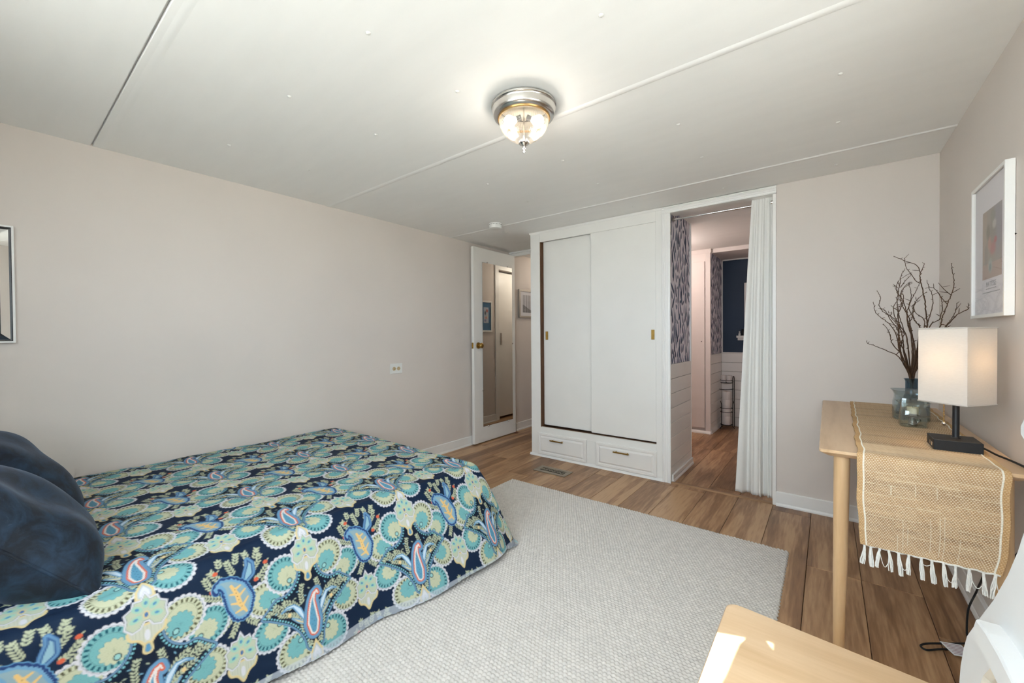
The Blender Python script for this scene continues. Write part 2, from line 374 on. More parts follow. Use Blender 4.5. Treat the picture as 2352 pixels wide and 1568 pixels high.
# doorway to the bathroom: fluted casing, head, threshold strip
def fluted(axis, a0, a1, b0, b1, c0):
    """casing with three raised ridges; axis z: vertical board b0..b1 in x; axis x: horizontal board b0..b1 in z"""
    m = MB(); w = b1-b0
    pr = [(0, 0), (0, .010), (.08, .013), (.16, .013), (.24, .008), (.40, .011), (.48, .008), (.60, .008), (.68, .011), (.84, .009), (.90, .013), (1, .013), (1, 0)]
    if axis == 'z': m.prism(pr, lambda p: (b0+p[0]*w, c0-p[1], a0), lambda p: (b0+p[0]*w, c0-p[1], a1))
    else: m.prism(pr, lambda p: (a0, c0-p[1], b1-p[0]*w), lambda p: (a1, c0-p[1], b1-p[0]*w))
    return m
struct(fluted('z', 0.0, 2.02, -0.988, -0.925, YB-0.004).build('trim_1', M['trim'], smooth=30), 'fluted white casing between wardrobe and doorway')
struct(fluted('x', -0.988, -0.262, 2.02, H-0.004, YB-0.004).build('trim_2', M['trim'], smooth=30), 'fluted white head casing above the curtained doorway')
struct(MB().box(-0.282, -0.262, YB-0.010, YB+0.10, 0, 2.02).build('trim_3', M['trim'], bevel=0.003), 'thin white jamb beside the curtain')
struct(MB().box(-0.93, -0.282, YB, YB+0.10, 2.02, 2.055).build('trim_4', M['trim']), 'white soffit board over the curtain rod')
struct(MB().prism([(-.022, 0), (-.016, .006), (.016, .006), (.022, 0)], lambda p: (-0.925, YB+0.012+p[0], p[1]), lambda p: (-0.262, YB+0.012+p[0], p[1])).build('trim_5', M['strip'], smooth=60), 'oak threshold strip across the doorway')

# passage and bathroom beyond
struct(MB().box(-0.965, -0.945, 3.15, 3.735, 0, H+0.01).build('wall_passage', M['wall']), 'side wall of the passage behind the wardrobe')
bath = M['wall']
BATHW = paint('pinkish_white_bathroom_paint', (0.74, 0.68, 0.65), 0.5, var=0.015, bump=0.04)
struct(MB().box(-2.2, -0.945, 3.735, 3.80, -0.04, H+0.02).build('wall_bathroom_near', BATHW), 'wall behind the wardrobe facing the bathroom')
struct(MB().box(-1.95, -1.90, 3.80, 5.0, -0.04, H+0.02).build('wall_bathroom_left', BATHW))
struct(MB().box(-0.262+0.10, -0.10, YB+0.1, 5.66, -0.04, H+0.02).build('wall_bathroom_right', BATHW))
struct(MB().box(-1.95, -0.10, 5.582, 5.66, -0.04, H+0.02).box(-1.03, -0.10, 5.56, 5.582, 0.885, H+0.02).build('wall_bathroom_far', M['navy']), 'deep navy painted bathroom wall')
struct(MB().box(-1.9, -1.03, 4.97, 5.56, 2.03, H+0.01).box(-1.03, -0.10, 5.0, 5.56, 2.03, H+0.01).build('wall_bathroom_soffit', BATHW), 'soffit above the bathroom alcove')
# navy wall edging
struct(MB().box(-1.03, -1.018, 5.548, 5.56, 0.885, 2.03).box(-1.03, -0.10, 5.548, 5.56, 2.015, 2.03).box(-1.03, -0.1, 5.55, 5.56, 0.885, 0.897).build('trim_6', M['trim']), 'thin white edging around the navy wall')

def shiplap(name, kind, a0, a1, c, z0, z1, n, label):
    """kind x: boards on plane y=c facing -y; kind y: boards on plane x=c facing +x"""
    w = setting(name, (0, 0, 0), label)
    hh = (z1-z0)/n
    for i in range(n):
        b0 = z0+i*hh+0.0015; b1 = z0+(i+1)*hh-0.0015
        if kind == 'x': m = MB().box(a0, a1, c-0.012, c, b0, b1)
        else: m = MB().box(c, c+0.012, a0, a1, b0, b1)
        m.build('board', M['trim'], w, bevel=0.0015, seg=1)
    back = MB().box(a0, a1, c, c+0.02, z0, z1) if kind == 'x' else MB().box(c-0.02, c, a0, a1, z0, z1)
    back.build('backing', M['dark'], w)
    return w
shiplap('wall_passage_shiplap', 'y', 3.150, 3.735, -0.944, 0.0, 0.89, 8, 'white shiplap boards below the passage wallpaper')
shiplap('wall_alcove_shiplap', 'y', 4.97, 5.56, -1.044, 0.0, 0.89, 8, 'white shiplap boards on the alcove side')
shiplap('wall_bathroom_shiplap', 'x', -1.03, -0.10, 5.56, 0.0, 0.885, 8, 'white shiplap boards below the navy wall')
struct(MB().prism([(0, 0), (.016, 0), (.014, .012), (.006, .05), (0, .055)], lambda p: (-1.032+p[0], 4.962, p[1]), lambda p: (-1.032+p[0], 5.548, p[1])).build('baseboard_alcove', M['trim'], smooth=40))

# colour grids: dense sheets whose print is a colour attribute
def grid_mesh(name, P, colors, mat, parent=None, smooth=True, mask=None, back=None):
    """P: (rows, cols, 3) positions; colors: (rows, cols, 3) linear"""
    R, Cc = P.shape[:2]
    me = bpy.data.meshes.new(name)
    idx = np.arange(R*Cc).reshape(R, Cc)
    q = np.stack([idx[:-1, :-1], idx[:-1, 1:], idx[1:, 1:], idx[1:, :-1]], -1).reshape(-1, 4)
    if mask is not None: q = q[mask.reshape(-1)]
    me.vertices.add(R*Cc); me.vertices.foreach_set('co', P.astype(np.float32).ravel())
    me.loops.add(q.size); me.loops.foreach_set('vertex_index', q.astype(np.int32).ravel())
    me.polygons.add(len(q)); me.polygons.foreach_set('loop_start', np.arange(0, q.size, 4, dtype=np.int32))
    if hasattr(me.polygons[0] if len(q) else None, 'loop_total'):
        try: me.polygons.foreach_set('loop_total', np.full(len(q), 4, np.int32))
        except Exception: pass
    me.polygons.foreach_set('use_smooth', np.full(len(q), smooth, bool))
    me.update(calc_edges=True)
    if colors is not None:
        at = me.color_attributes.new('Col', 'FLOAT_COLOR', 'POINT')
        c = np.ones((R*Cc, 4), np.float32); c[:, :3] = colors.reshape(-1, 3); at.data.foreach_set('color', c.ravel())
    return finish(name, me, mat, parent)

def paint_leaves(w, h, res, seed, bgc, cols, gx=0.044, gy=0.085, L=(0.075, 0.14), Wd=(0.009, 0.0165)):
    rng = np.random.default_rng(seed)
    nx, ny = int(w/res)+1, int(h/res)+1
    X, Y = np.meshgrid(np.linspace(0, w, nx), np.linspace(0, h, ny))
    img = np.empty((ny, nx, 3)); img[:] = lin(bgc)
    cx = -gx
    while cx < w+gx:
        cy = -gy
        while cy < h+gy:
            px = cx+rng.uniform(-.4, .4)*gx; py = cy+rng.uniform(-.4, .4)*gy
            a = rng.normal(0, 0.34); l = rng.uniform(*L)/2; b = rng.uniform(*Wd)
            if rng.random() < 0.15: a = rng.uniform(-1.2, 1.2); l *= 0.5
            dx, dy = X-px, Y-py
            u = dx*math.sin(a)+dy*math.cos(a); v = dx*math.cos(a)-dy*math.sin(a)
            wv = b*np.sqrt(np.clip(1-(u/l)**2, 0, 1))*(1-0.35*u/l)
            mk = np.clip((wv-np.abs(v))/res+0.2, 0, 1)*(np.abs(u) < l)
            c = lin(cols[rng.integers(len(cols))]); cc = c*(0.8+0.5*np.clip(u/l, -1, 1)[..., None]*0.4)
            img = img*(1-mk[..., None])+cc*mk[..., None]
            cy += gy
        cx += gx
    return img
LEAF = [(76, 96, 130), (104, 122, 152), (134, 148, 172), (58, 74, 106), (160, 170, 188), (88, 104, 134)]
def wallpaper(name, x, y0, y1, z0, z1, seed, label):
    im = paint_leaves(y1-y0, z1-z0, 0.004, seed, (233, 231, 241), LEAF)
    r, c = im.shape[:2]
    P = np.zeros((r, c, 3)); P[..., 0] = x; P[..., 1] = np.linspace(y0, y1, c)[None, :]; P[..., 2] = np.linspace(z0, z1, r)[:, None]
    return struct(grid_mesh(name, P, im, M['print']), label)
wallpaper('wall_passage_wallpaper', -0.9435, 3.150, 3.735, 0.89, H-0.002, 5, 'pale wallpaper with slate blue leaves in the passage')
wallpaper('wall_alcove_wallpaper', -1.0435+0.012, 4.97, 5.55, 0.89, 2.03, 11, 'slate leaf wallpaper in the bathroom alcove')
struct(MB().box(-0.944, -0.930, 3.728, 3.737, 0.0, H).build('trim_7', M['trim']), 'white corner bead at the end of the passage wallpaper')

# hallway beyond the bedroom door
struct(MB().box(-2.9, -2.2, 3.725, 3.80, 2.03, H+0.01).build('wall_hall_header', M['trim']))
struct(MB().box(-2.9, -2.2, 3.712, 3.728, 2.024, 2.058).box(-2.9, -2.2, 3.70, 3.728, 2.058, H).build('trim_8', M['trim'], bevel=0.002), 'white head casing over the hallway opening')
HALLW = paint('hall_paint_taupe', (0.50, 0.43, 0.35), 0.6, var=0.02, bump=0.05, bscale=90)
struct(MB().box(-2.2, -2.12, 3.80, 4.17, -0.04, H+0.01).box(-2.2, -2.12, 4.85, 5.45, -0.04, H+0.01).box(-2.2, -2.12, 4.17, 4.85, 2.0, H+0.01).build('wall_hall_right', M['wall']), 'hallway wall that the door mirror reflects')
struct(MB().box(-2.9, -1.5, 5.45, 5.55, -0.04, H+0.01).build('wall_hall_end', M['wall']))
struct(MB().box(-2.215, -2.2, 4.10, 4.17, 0, 2.0).box(-2.215, -2.2, 4.85, 4.92, 0, 2.07).box(-2.215, -2.2, 4.10, 4.85, 2.0, 2.07).build('trim_9', M['trim'], bevel=0.002), 'white casing of the hallway door seen in the mirror')
baseboard('baseboard_hall_right', 'y', -2.2, 3.80, 4.10, -1, label='white baseboard seen in the mirror')
d2 = setting('door_2', (-2.13, 4.51, 0), 'plain white hallway door seen in the mirror')
MB().box(-2.165, -2.13, 4.18, 4.84, 0.03, 1.975).build('door_slab', M['white'], d2, bevel=0.002)
MB().box(-2.175, -2.165, 4.25, 4.28, 1.0, 1.16).build('door_pull', M['nickel'], d2, bevel=0.002)

# ---------------------------------------------------------------- bedroom door with its mirror
d1 = setting('door_1', (-2.853, 3.37, 0), 'white bedroom door folded back against the wall, with a tall mirror')
FX = -2.836     # room-side face
MB().box(FX-0.034, FX, 3.030, 3.722, 0.012, 2.03).build('door_slab', M['white'], d1, bevel=0.003)
mir = MB().box(FX+0.0005, FX+0.0065, 3.158, 3.662, 0.172, 1.884).build('mirror', M['mirror'], d1, bevel=0.0025, seg=2); mir['label'] = 'tall frameless mirror'
for cy, cz, dz in ((3.24, 1.884, 1), (3.58, 1.884, 1), (3.24, 0.172, -1), (3.58, 0.172, -1), (3.662, 1.03, 0), (3.158, 0.55, 0)):
    c = MB().lathe([(0.0001, 0.012), (0.006, 0.011), (0.008, 0.006), (0.008, 0)], (0, 0, 0), 10)
    vs = [(FX+z, cy+x, cz+y+dz*0.004) for x, y, z in c.v]; c.v = vs
    c.build('mirror_clip', M['nickel'], d1, smooth=60)
def knob(side):
    prof = [(0.0001, 0.062), (0.014, 0.061), (0.024, 0.055), (0.0275, 0.046), (0.025, 0.036), (0.014, 0.028), (0.011, 0.014), (0.030, 0.010), (0.033, 0.004), (0.033, 0.0)]
    if side < 0: prof = [(r, z*0.48) for r, z in prof]
    m = MB().lathe(prof, (0, 0, 0), 20)
    m.v = [(FX+z, 3.095+x, 1.02+y) if side > 0 else (FX-0.034-z, 3.095+x, 1.02+y) for x, y, z in m.v]
    return m.build('doorknob', M['brass'], d1, smooth=50)
knob(1); knob(-1)
MB().box(FX-0.028, FX-0.006, 3.0275, 3.031, 0.99, 1.05).build('latch_plate', M['brass'], d1)
MB().box(FX-0.022, FX-0.012, 3.018, 3.03, 1.01, 1.03).build('latch', M['brass'], d1, bevel=0.003)
for hz in (0.25, 1.8):
    MB().tube([(FX-0.034, 3.727, hz-.045), (FX-0.034, 3.727, hz+.045)], 0.006, 8).build('hinge', M['brass'], d1, smooth=40)
MB().box(FX-0.05, FX+0.03, 3.715, 3.73, 0.0, 0.012).build('door_stop', paint('reddish_rubber', (0.2, 0.08, 0.05), 0.7), d1)

# ---------------------------------------------------------------- built-in wardrobe
w = thing('wardrobe', 'white built-in wardrobe with two sliding doors above two drawers', 'wardrobe', (-1.57, 3.42, 0))
FYC = YB
fr = MB()
fr.box(-2.205, -2.102, FYC, FYC+.022, 0, 2.06)            # left stile
fr.box(-1.037, -0.988, FYC, FYC+.022, 0, 2.06)            # right stile
fr.box(-2.102, -1.037, FYC, FYC+.022, 1.978, 2.06)        # head rail
fr.box(-2.102, -1.037, FYC, FYC+.022, 0.218, 0.272)       # rail above drawers
fr.box(-1.63, -1.54, FYC, FYC+.022, 0.0, 0.218)           # post between drawers
fr.box(-2.102, -1.63, FYC, FYC+.022, 0.0, 0.02).box(-1.54, -1.037, FYC, FYC+.022, 0.0, 0.02)
fr.build('face_frame', M['white'], w, bevel=0.002)
MB().box(-2.205, -2.185, FYC+.022, 3.725, 0, 2.06).build('side_panel', M['white'], w)
MB().box(-0.985, -0.966, FYC+.022, 3.725, 0, 2.06).build('side_panel', M['white'], w)
MB().box(-2.185, -0.985, 3.705, 3.725, 0, 2.06).build('back_panel', M['dark'], w)
MB().box(-2.185, -0.985, FYC+.022, 3.705, 0.222, 0.266).build('floor_panel', M['brown'], w)
MB().box(-2.102, -2.094, FYC+.004, FYC+.09, 0.272, 1.978).build('jamb', M['brown'], w)
MB().box(-2.088, -1.037, FYC+.021, FYC+.028, 0.266, 0.276).build('track', M['brown'], w)
MB().prism([(0, 0), (.016, 0), (.014, .008), (.006, .018), (0, .02)], lambda p: (-2.216, FYC-p[0], p[1]), lambda p: (-0.988, FYC-p[0], p[1])).build('shoe_molding', M['trim'], w, smooth=50)
MB().prism([(0, 0), (.004, 0), (.012, .016), (0, .018)], lambda p: (-2.212, FYC-p[0], 2.057+p[1]), lambda p: (-0.988, FYC-p[0], 2.057+p[1])).build('crown_strip', M['trim'], w)
for (a, b, y, px) in ((-2.092, -1.575, FYC+.044, -2.054), (-1.592, -1.039, FYC+.010, -1.063)):
    dr = MB().box(a, b, y, y+.022, 0.286, 1.985).build('sliding_door', M['white'], w, bevel=0.006)
    dr['label'] = 'plain white sliding door panel'
    z0 = 1.078
    m = MB().box(px-.012, px+.012, y-.004, y, z0, z0+.076).box(px-.012, px-.004, y-.008, y-.004, z0, z0+.076).box(px+.006, px+.012, y-.006, y-.004, z0, z0+.076)
    m.build('pull', M['brass'], dr, bevel=0.001)['label'] = 'small brass finger pull'
for a, b, ha, hb in ((-2.128, -1.630, -1.976, -1.843), (-1.541, -1.031, -1.372, -1.24)):
    z0, z1 = 0.022, 0.220
    y = FYC
    def front(levels):
        m = MB()
        for i, d in levels: m.v += [(a+i, y-d, z0+i), (b-i, y-d, z0+i), (b-i, y-d, z1-i), (a+i, y-d, z1-i)]
        for j in range(len(levels)-1):
            for k in range(4): m.f.append((j*4+k, j*4+(k+1) % 4, (j+1)*4+(k+1) % 4, (j+1)*4+k))
        n = (len(levels)-1)*4; m.f.append((n, n+1, n+2, n+3)); return m
    dw = front([(0, 0), (0, .012), (.004, .016), (.020, .016), (.023, .010), (.027, .009)]).build('drawer', M['white'], w, bevel=0.001, seg=1)
    front([(.027, .0088), (.030, .009), (.042, .019), (.046, .019)]).build('raised_field', M['white'], dw, bevel=0.001, seg=1)
    hz = 0.170
    h = MB().box(ha, hb, y-.052, y-.042, hz-.005, hz+.005)
    for hx in (ha+.018, hb-.018): h.box(hx-.004, hx+.004, y-.042, y-.018, hz-.004, hz+.004)
    h.build('handle', M['brass'], dw, bevel=0.001)['label'] = 'slim brass bar handle'

# linen cabinet in the bathroom, seen through the doorway
lc = thing('linen_cabinet', 'tall pale built-in linen cabinet seen through the doorway', 'cabinet', (-1.45, 5.2, 0))
MB().box(-1.88, -1.045, 4.975, 5.55, 0.0, 2.03).build('body', BATHW, lc)
MB().box(-1.72, -1.092, 4.952, 4.975, 0.06, 1.94).build('door', BATHW, lc, bevel=0.003)
MB().box(-1.085, -1.032, 4.955, 4.975, 0.0, 2.03).build('stile', BATHW, lc, bevel=0.004)
MB().prism([(0, 0), (.02, 0), (.017, .012), (.008, .02), (0, .03)], lambda p: (-1.88, 4.955-p[0], p[1]), lambda p: (-1.028, 4.955-p[0], p[1])).build('base_molding', M['trim'], lc)
MB().lathe([(0.0001, .006), (.004, .005), (.005, 0)], (0, 0, 0), 8).build('knob', M['black'], lc).matrix_basis = Matrix.Translation((-1.126, 4.951, 1.037)) @ Matrix.Rotation(math.radians(90), 4, 'X')

# ---------------------------------------------------------------- toilet paper stand
ts = thing('toilet_paper_stand', 'black wire toilet paper stand against the white shiplap', 'paper stand', (-0.945, 5.36, 0))
cx, cy = -0.945, 5.36
def circ(r, z, n=24, c=(cx, cy)): return [(c[0]+r*math.cos(2*math.pi*k/n), c[1]+r*math.sin(2*math.pi*k/n), z) for k in range(n+1)]
for rz in (.05, .20, .245): MB().tube(circ(.062, rz, 20), .0035, 6).build('basket_ring', M['black'], ts, smooth=60)
for a in (0.2, 2.3, 4.0):
    px, py = cx+.066*math.cos(a), cy+.066*math.sin(a)
    MB().tube([(px+.02*math.cos(a), py+.02*math.sin(a), .004), (px, py, .03), (px, py, .29), (px+.012*math.cos(a), py+.012*math.sin(a), .33)], .004, 6).build('upright', M['black'], ts, smooth=60)
MB().lathe([(0.0001, .052), (.06, .052), (.062, .046), (.0001, .046)], (cx, cy, 0), 20).build('base_plate', M['black'], ts, smooth=40)
px = cx+.075
MB().tube([(px-.008, cy, .03), (px-.008, cy, .60), (px-.004, cy, .625), (px+.004, cy, .625), (px+.008, cy, .60), (px+.008, cy, .03)], .0045, 6).build('post', M['black'], ts, smooth=60)
MB().tube([(px, cy, .475), (px-.05, cy-.03, .47), (px-.13, cy-.04, .462), (px-.14, cy-.04, .472)], .0045, 6).build('roll_arm', M['black'], ts, smooth=60)
for rz, rr_ in ((.575, .062), (.545, .06)): MB().tube(circ(rr_, rz, 20), .0035, 6).build('tray_ring', M['black'], ts, smooth=60)
MB().tube([(cx+.06, cy, .56), (px, cy, .56)], .004, 6).build('tray_bracket', M['black'], ts, smooth=60)
MB().lathe([(0.0001, .545), (.06, .545), (.06, .548), (.0001, .548)], (cx, cy, 0), 20).build('tray_plate', M['black'], ts, smooth=40)
def paper_roll(c, label, r=.049, h=.098):
    o = thing('toilet_roll', label, 'toilet paper', c, 'toilet rolls on the black stand')
    MB().ring([(r*.40, .002), (r*.96, 0), (r, .004), (r, h-.004), (r*.96, h), (r*.40, h-.002)], c, 24).build('paper', M['roll'], o, smooth=40)
    MB().ring([(r*.36, .001), (r*.40, .001), (r*.40, h-.001), (r*.36, h-.001)], c, 20).build('core', paint('cardboard', (.4, .28, .17), .9), o, smooth=40)
names = ['lowest toilet roll in the black stand basket', 'second toilet roll from the floor in the basket', 'third toilet roll from the floor in the basket', 'topmost toilet roll of the basket stack']
for i in range(4): paper_roll((cx, cy, .053+i*.0985), names[i])
for i, (dx, t) in enumerate(((-.029, 'left'), (.029, 'right'))): paper_roll((cx+dx, cy, .549), 'toilet roll on the %s of the stand\'s top tray' % t, .0275, .085)

# small shelf on the navy wall with a bottle
sh = thing('wall_shelf', 'small white ledge on the navy bathroom wall', 'shelf', (-0.78, 5.53, 1.08))
MB().box(-.862, -.70, 5.50, 5.557, 1.075, 1.092).box(-.862, -.70, 5.50, 5.504, 1.092, 1.10).build('ledge', M['trim'], sh, bevel=0.002)
MB().box(-.855, -.705, 5.549, 5.557, 1.045, 1.075).build('cleat', M['trim'], sh)
bo = thing('small_bottle', 'small white bottle on the navy wall ledge', 'bottle', (-.832, 5.53, 1.092))
MB().lathe([(.0001, 0), (.012, 0), (.013, .004), (.013, .034), (.009, .040), (.006, .042), (.006, .046)], (-.832, 5.53, 1.092), 16).build('body', M['plastic'], bo, smooth=40)
MB().lathe([(.007, .046), (.008, .048), (.008, .060), (.0001, .061)], (-.832, 5.53, 1.092), 16).build('cap', M['plastic'], bo, smooth=40)
jb = thing('dark_jar', 'small black jar behind the bottle on the navy wall ledge', 'jar', (-.79, 5.532, 1.092))
MB().lathe([(.0001, 0), (.022, 0), (.024, .004), (.024, .062), (.020, .070), (.0001, .071)], (-.79, 5.532, 1.092), 18).build('body', M['black'], jb, smooth=40)
MB().lathe([(.0205, .070), (.0215, .072), (.0215, .086), (.0001, .088)], (-.79, 5.532, 1.092), 18).build('lid', M['black'], jb, smooth=40)
cf = thing('white_canvas', 'white framed panel on the navy wall, mostly behind the curtain', 'picture', (-.70, 5.55, 1.2))
MB().box(-.775, -.50, 5.535, 5.559, 1.22, 1.72).build('panel', M['paper'], cf, bevel=0.002)
for a in ((-.782, -.768, 1.213, 1.727), (-.507, -.493, 1.213, 1.727), (-.768, -.507, 1.213, 1.227), (-.768, -.507, 1.713, 1.727)):
    MB().box(a[0], a[1], 5.528, 5.559, a[2], a[3]).build('frame_rail', M['trim'], cf, bevel=0.002)

# ---------------------------------------------------------------- curtain and rod
rod = thing('curtain_rod', 'thin chrome tension rod across the doorway', 'curtain rod', (-0.60, 3.20, 1.985))
MB().tube([(-0.913, 3.20, 1.985), (-0.297, 3.20, 1.985)], .0075, 12).build('tube', M['chrome'], rod, smooth=40)
for a, b in ((-0.9305, -0.912), (-0.298, -0.2825)):
    MB().tube([(a, 3.20, 1.985), (b, 3.20, 1.985)], .0145, 14).build('end_cap', M['nickel'], rod, smooth=40)

nu, nv = 150, 90
U = np.linspace(0, 1, nu); V = np.linspace(0, 1, nv)
P = np.zeros((nv, nu, 3))
for j, v in enumerate(V):
    z = 2.034-v*(2.034-0.012)
    xl = -0.404-0.107*v**0.85+0.004*math.sin(3*v); xr = -0.2875
    # folds: tight at the top, opening to five rolls below
    ph = 2*math.pi*(4.0*U**(1+0.55*v)+0.15*math.sin(2.5*v))
    amp = 0.006+0.017*v**0.7
    spread = U+0.012*np.sin(ph*1.0+0.6)*v
    P[j, :, 0] = xl+(xr-xl)*spread
    P[j, :, 1] = 3.200-amp*(0.62*np.sin(ph)+0.55*np.sin(0.47*ph+1.1+v)*v+0.16*np.sin(1.7*ph+2.0))+0.010*v
    near = np.exp(-((z-1.985)/0.03)**2)
    off = P[j, :, 1]-3.200
    P[j, :, 1] = 3.200+off*(1-near)+near*np.where(off <= 0, -0.010-0.004*np.abs(np.sin(ph)), -0.010)
    hem = 0.010*np.sin(ph+0.8)*(v > 0.97)
    P[j, :, 2] = z+ (0.004*np.sin(ph+2) if j == 0 else 0)
    if v > 0.97: P[j, :, 2] += np.maximum(0, 0.008*np.sin(ph+0.8))
cu = grid_mesh('curtain', P, None, M['curtain'])
so = cu.modifiers.new('thickness', 'SOLIDIFY'); so.thickness = 0.0016
tag(cu, 'long white cotton curtain pulled to the right of the doorway', 'curtain')

# ---------------------------------------------------------------- floor vent
fv = thing('floor_vent', 'taupe metal floor register with scrolled black grille', 'floor vent', (-1.78, 2.835, 0))
vx0, vx1, vy0, vy1 = -1.932, -1.632, 2.765, 2.905
TAUPE = paint('taupe_enamel', (0.30, 0.25, 0.185), 0.4, 0.3, var=0.05)
for a in ((vx0, vx1, vy0, vy0+.034), (vx0, vx1, vy1-.034, vy1), (vx0, vx0+.036, vy0+.034, vy1-.034), (vx1-.036, vx1, vy0+.034, vy1-.034)):
    MB().box(a[0], a[1], a[2], a[3], 0.0005, 0.006).build('frame', TAUPE, fv, bevel=0.002)
MB().box(vx0+.036, vx1-.036, vy0+.034, vy1-.034, 0.0003, 0.0012).build('dark_duct', M['dark'], fv)
for k in range(6):
    px = vx0+.054+k*.0385; py = (vy0+vy1)/2; m = MB(); s = 1 if k % 2 else -1
    for q in (1, -1):
        m.tube([(px+q*.016*math.cos(t)*(1-t/9), py+q*.004+s*.026*math.sin(t)*(1-t/9)*q, .004) for t in np.linspace(0, 5.2, 16)], .0019, 5)
    m.tube([(px-.018, py-.034, .004), (px, py, .004), (px+.018, py+.034, .004)], .0019, 5)
    m.build('scroll', TAUPE, fv, smooth=60)

# ---------------------------------------------------------------- wall outlet, smoke detector
ou = thing('wall_outlet', 'white horizontal outlet plate with two almond sockets', 'outlet', (XL, 2.13, .845))
MB().box(XL, XL+.006, 2.069, 2.192, .803, .888).build('plate', M['plastic'], ou, bevel=0.003)
for oy in (2.108, 2.153):
    m = MB().lathe([(.0001, .003), (.015, .003), (.0165, 0)], (0, 0, 0), 20); m.v = [(XL+.006+z, oy+x, .845+y) for x, y, z in m.v]
    s = m.build('socket', M['almond'], ou, smooth=40)
    for dz in (-.006, .006): MB().box(XL+.0088, XL+.0096, oy-.005, oy+.004, .845+dz-.0012, .845+dz+.0012).build('slot', M['dark'], s)
    g = MB().lathe([(.0001, .0006), (.0022, .0006), (.0022, 0)], (0, 0, 0), 8); g.v = [(XL+.009+z, oy+.009+x, .845+y) for x, y, z in g.v]; g.build('ground_hole', M['dark'], s)
g = MB().lathe([(.0001, .0015), (.003, .001), (.0032, 0)], (0, 0, 0), 10); g.v = [(XL+.006+z, 2.1305+x, .845+y) for x, y, z in g.v]; g.build('screw', M['almond'], ou)
sd = thing('smoke_detector', 'round white smoke detector on the ceiling seam', 'smoke detector', (-2.243, 2.677, H))
MB().lathe([(.052, -.0005), (.056, -.002), (.056, -.012), (.053, -.014)], (-2.243, 2.677, H), 32).build('mount', M['plastic'], sd, smooth=40)
MB().lathe([(.0001, -.046), (.040, -.046), (.050, -.042), (.054, -.030), (.0555, -.0155), (.052, -.0145)], (-2.243, 2.677, H), 32).build('cover', M['plastic'], sd, smooth=40)
for k in range(14):
    a = 2*math.pi*k/14; MB().box(-.004, .004, .0535, .0562, -.0147, -.0127).build('vent_slot', M['dark'], sd).matrix_basis = Matrix.Translation((-2.243, 2.677, H)) @ Matrix.Rotation(a, 4, 'Z')

# ---------------------------------------------------------------- woven rug (real relief)
RX0, RX1, RY0, RY1 = -1.93, -0.152, 0.06, 2.485
def build_rug():
    st = 0.0034; nx = int((RX1-RX0)/st)+1; ny = int((RY1-RY0)/st)+1
    xs = np.linspace(RX0, RX1, nx); ys = np.linspace(RY0, RY1, ny)
    X, Y = np.meshgrid(xs, ys)
    wx = X+0.0035*np.sin(Y*7.3)+0.003*np.sin(X*3.1+Y*19.0); wy = Y+0.003*np.sin(X*8.7)+0.0025*np.sin(X*17+Y*2)
    pu, pv = 0.0165, 0.0135
    row = np.floor(wy/pv).astype(int); uu = wx/pu+0.5*(row % 2); vv = wy/pv
    cu_ = np.floor(uu).astype(int)
    h1 = np.abs(np.sin(np.pi*uu)); h2 = np.abs(np.sin(np.pi*vv))
    tab = RNG.uniform(0.75, 1.15, (256, 256)); j = tab[row % 256, cu_ % 256]
    hgt = (h1**0.6)*(h2**0.55)*j
    edge = np.minimum.reduce([X-RX0, RX1-X, Y-RY0, RY1-Y])
    Z = 0.004+0.0075*hgt*np.clip(edge/0.004, 0, 1)
    Z[edge < 1e-6] = 0.0005
    X = X+np.where((X == RX0) | (X == RX1), 0.002*np.sin(Y/0.0135*np.pi), 0)
    P = np.stack([X, Y, Z], -1)
    t2 = RNG.uniform(0.93, 1.05, (256, 256))[row % 256, cu_ % 256]
    base = np.array([0.62, 0.587, 0.545])
    col = base[None, None]*t2[..., None]
    # hidden under the bed: leave out the fine cells
    hid = (0.5*(X[:-1, :-1]+X[1:, 1:]) < -1.56) & (0.5*(Y[:-1, :-1]+Y[1:, 1:]) < 1.45)
    rg = thing('rug', 'chunky cream woven area rug partly under the bed', 'rug', ((RX0+RX1)/2, (RY0+RY1)/2, 0))
    o = grid_mesh('woven_pile', P, col, printed('cream_wool', 0.95, 0.0, 1500, 0.0, 0.1), rg, True, ~hid); o['kind'] = 'stuff'
    MB().box(RX0+.004, RX1-.004, RY0+.004, RY1-.004, 0.0006, 0.0038).build('backing', paint('rug_backing', (0.42, 0.38, 0.31), 0.95, var=0.1), rg)
build_rug()

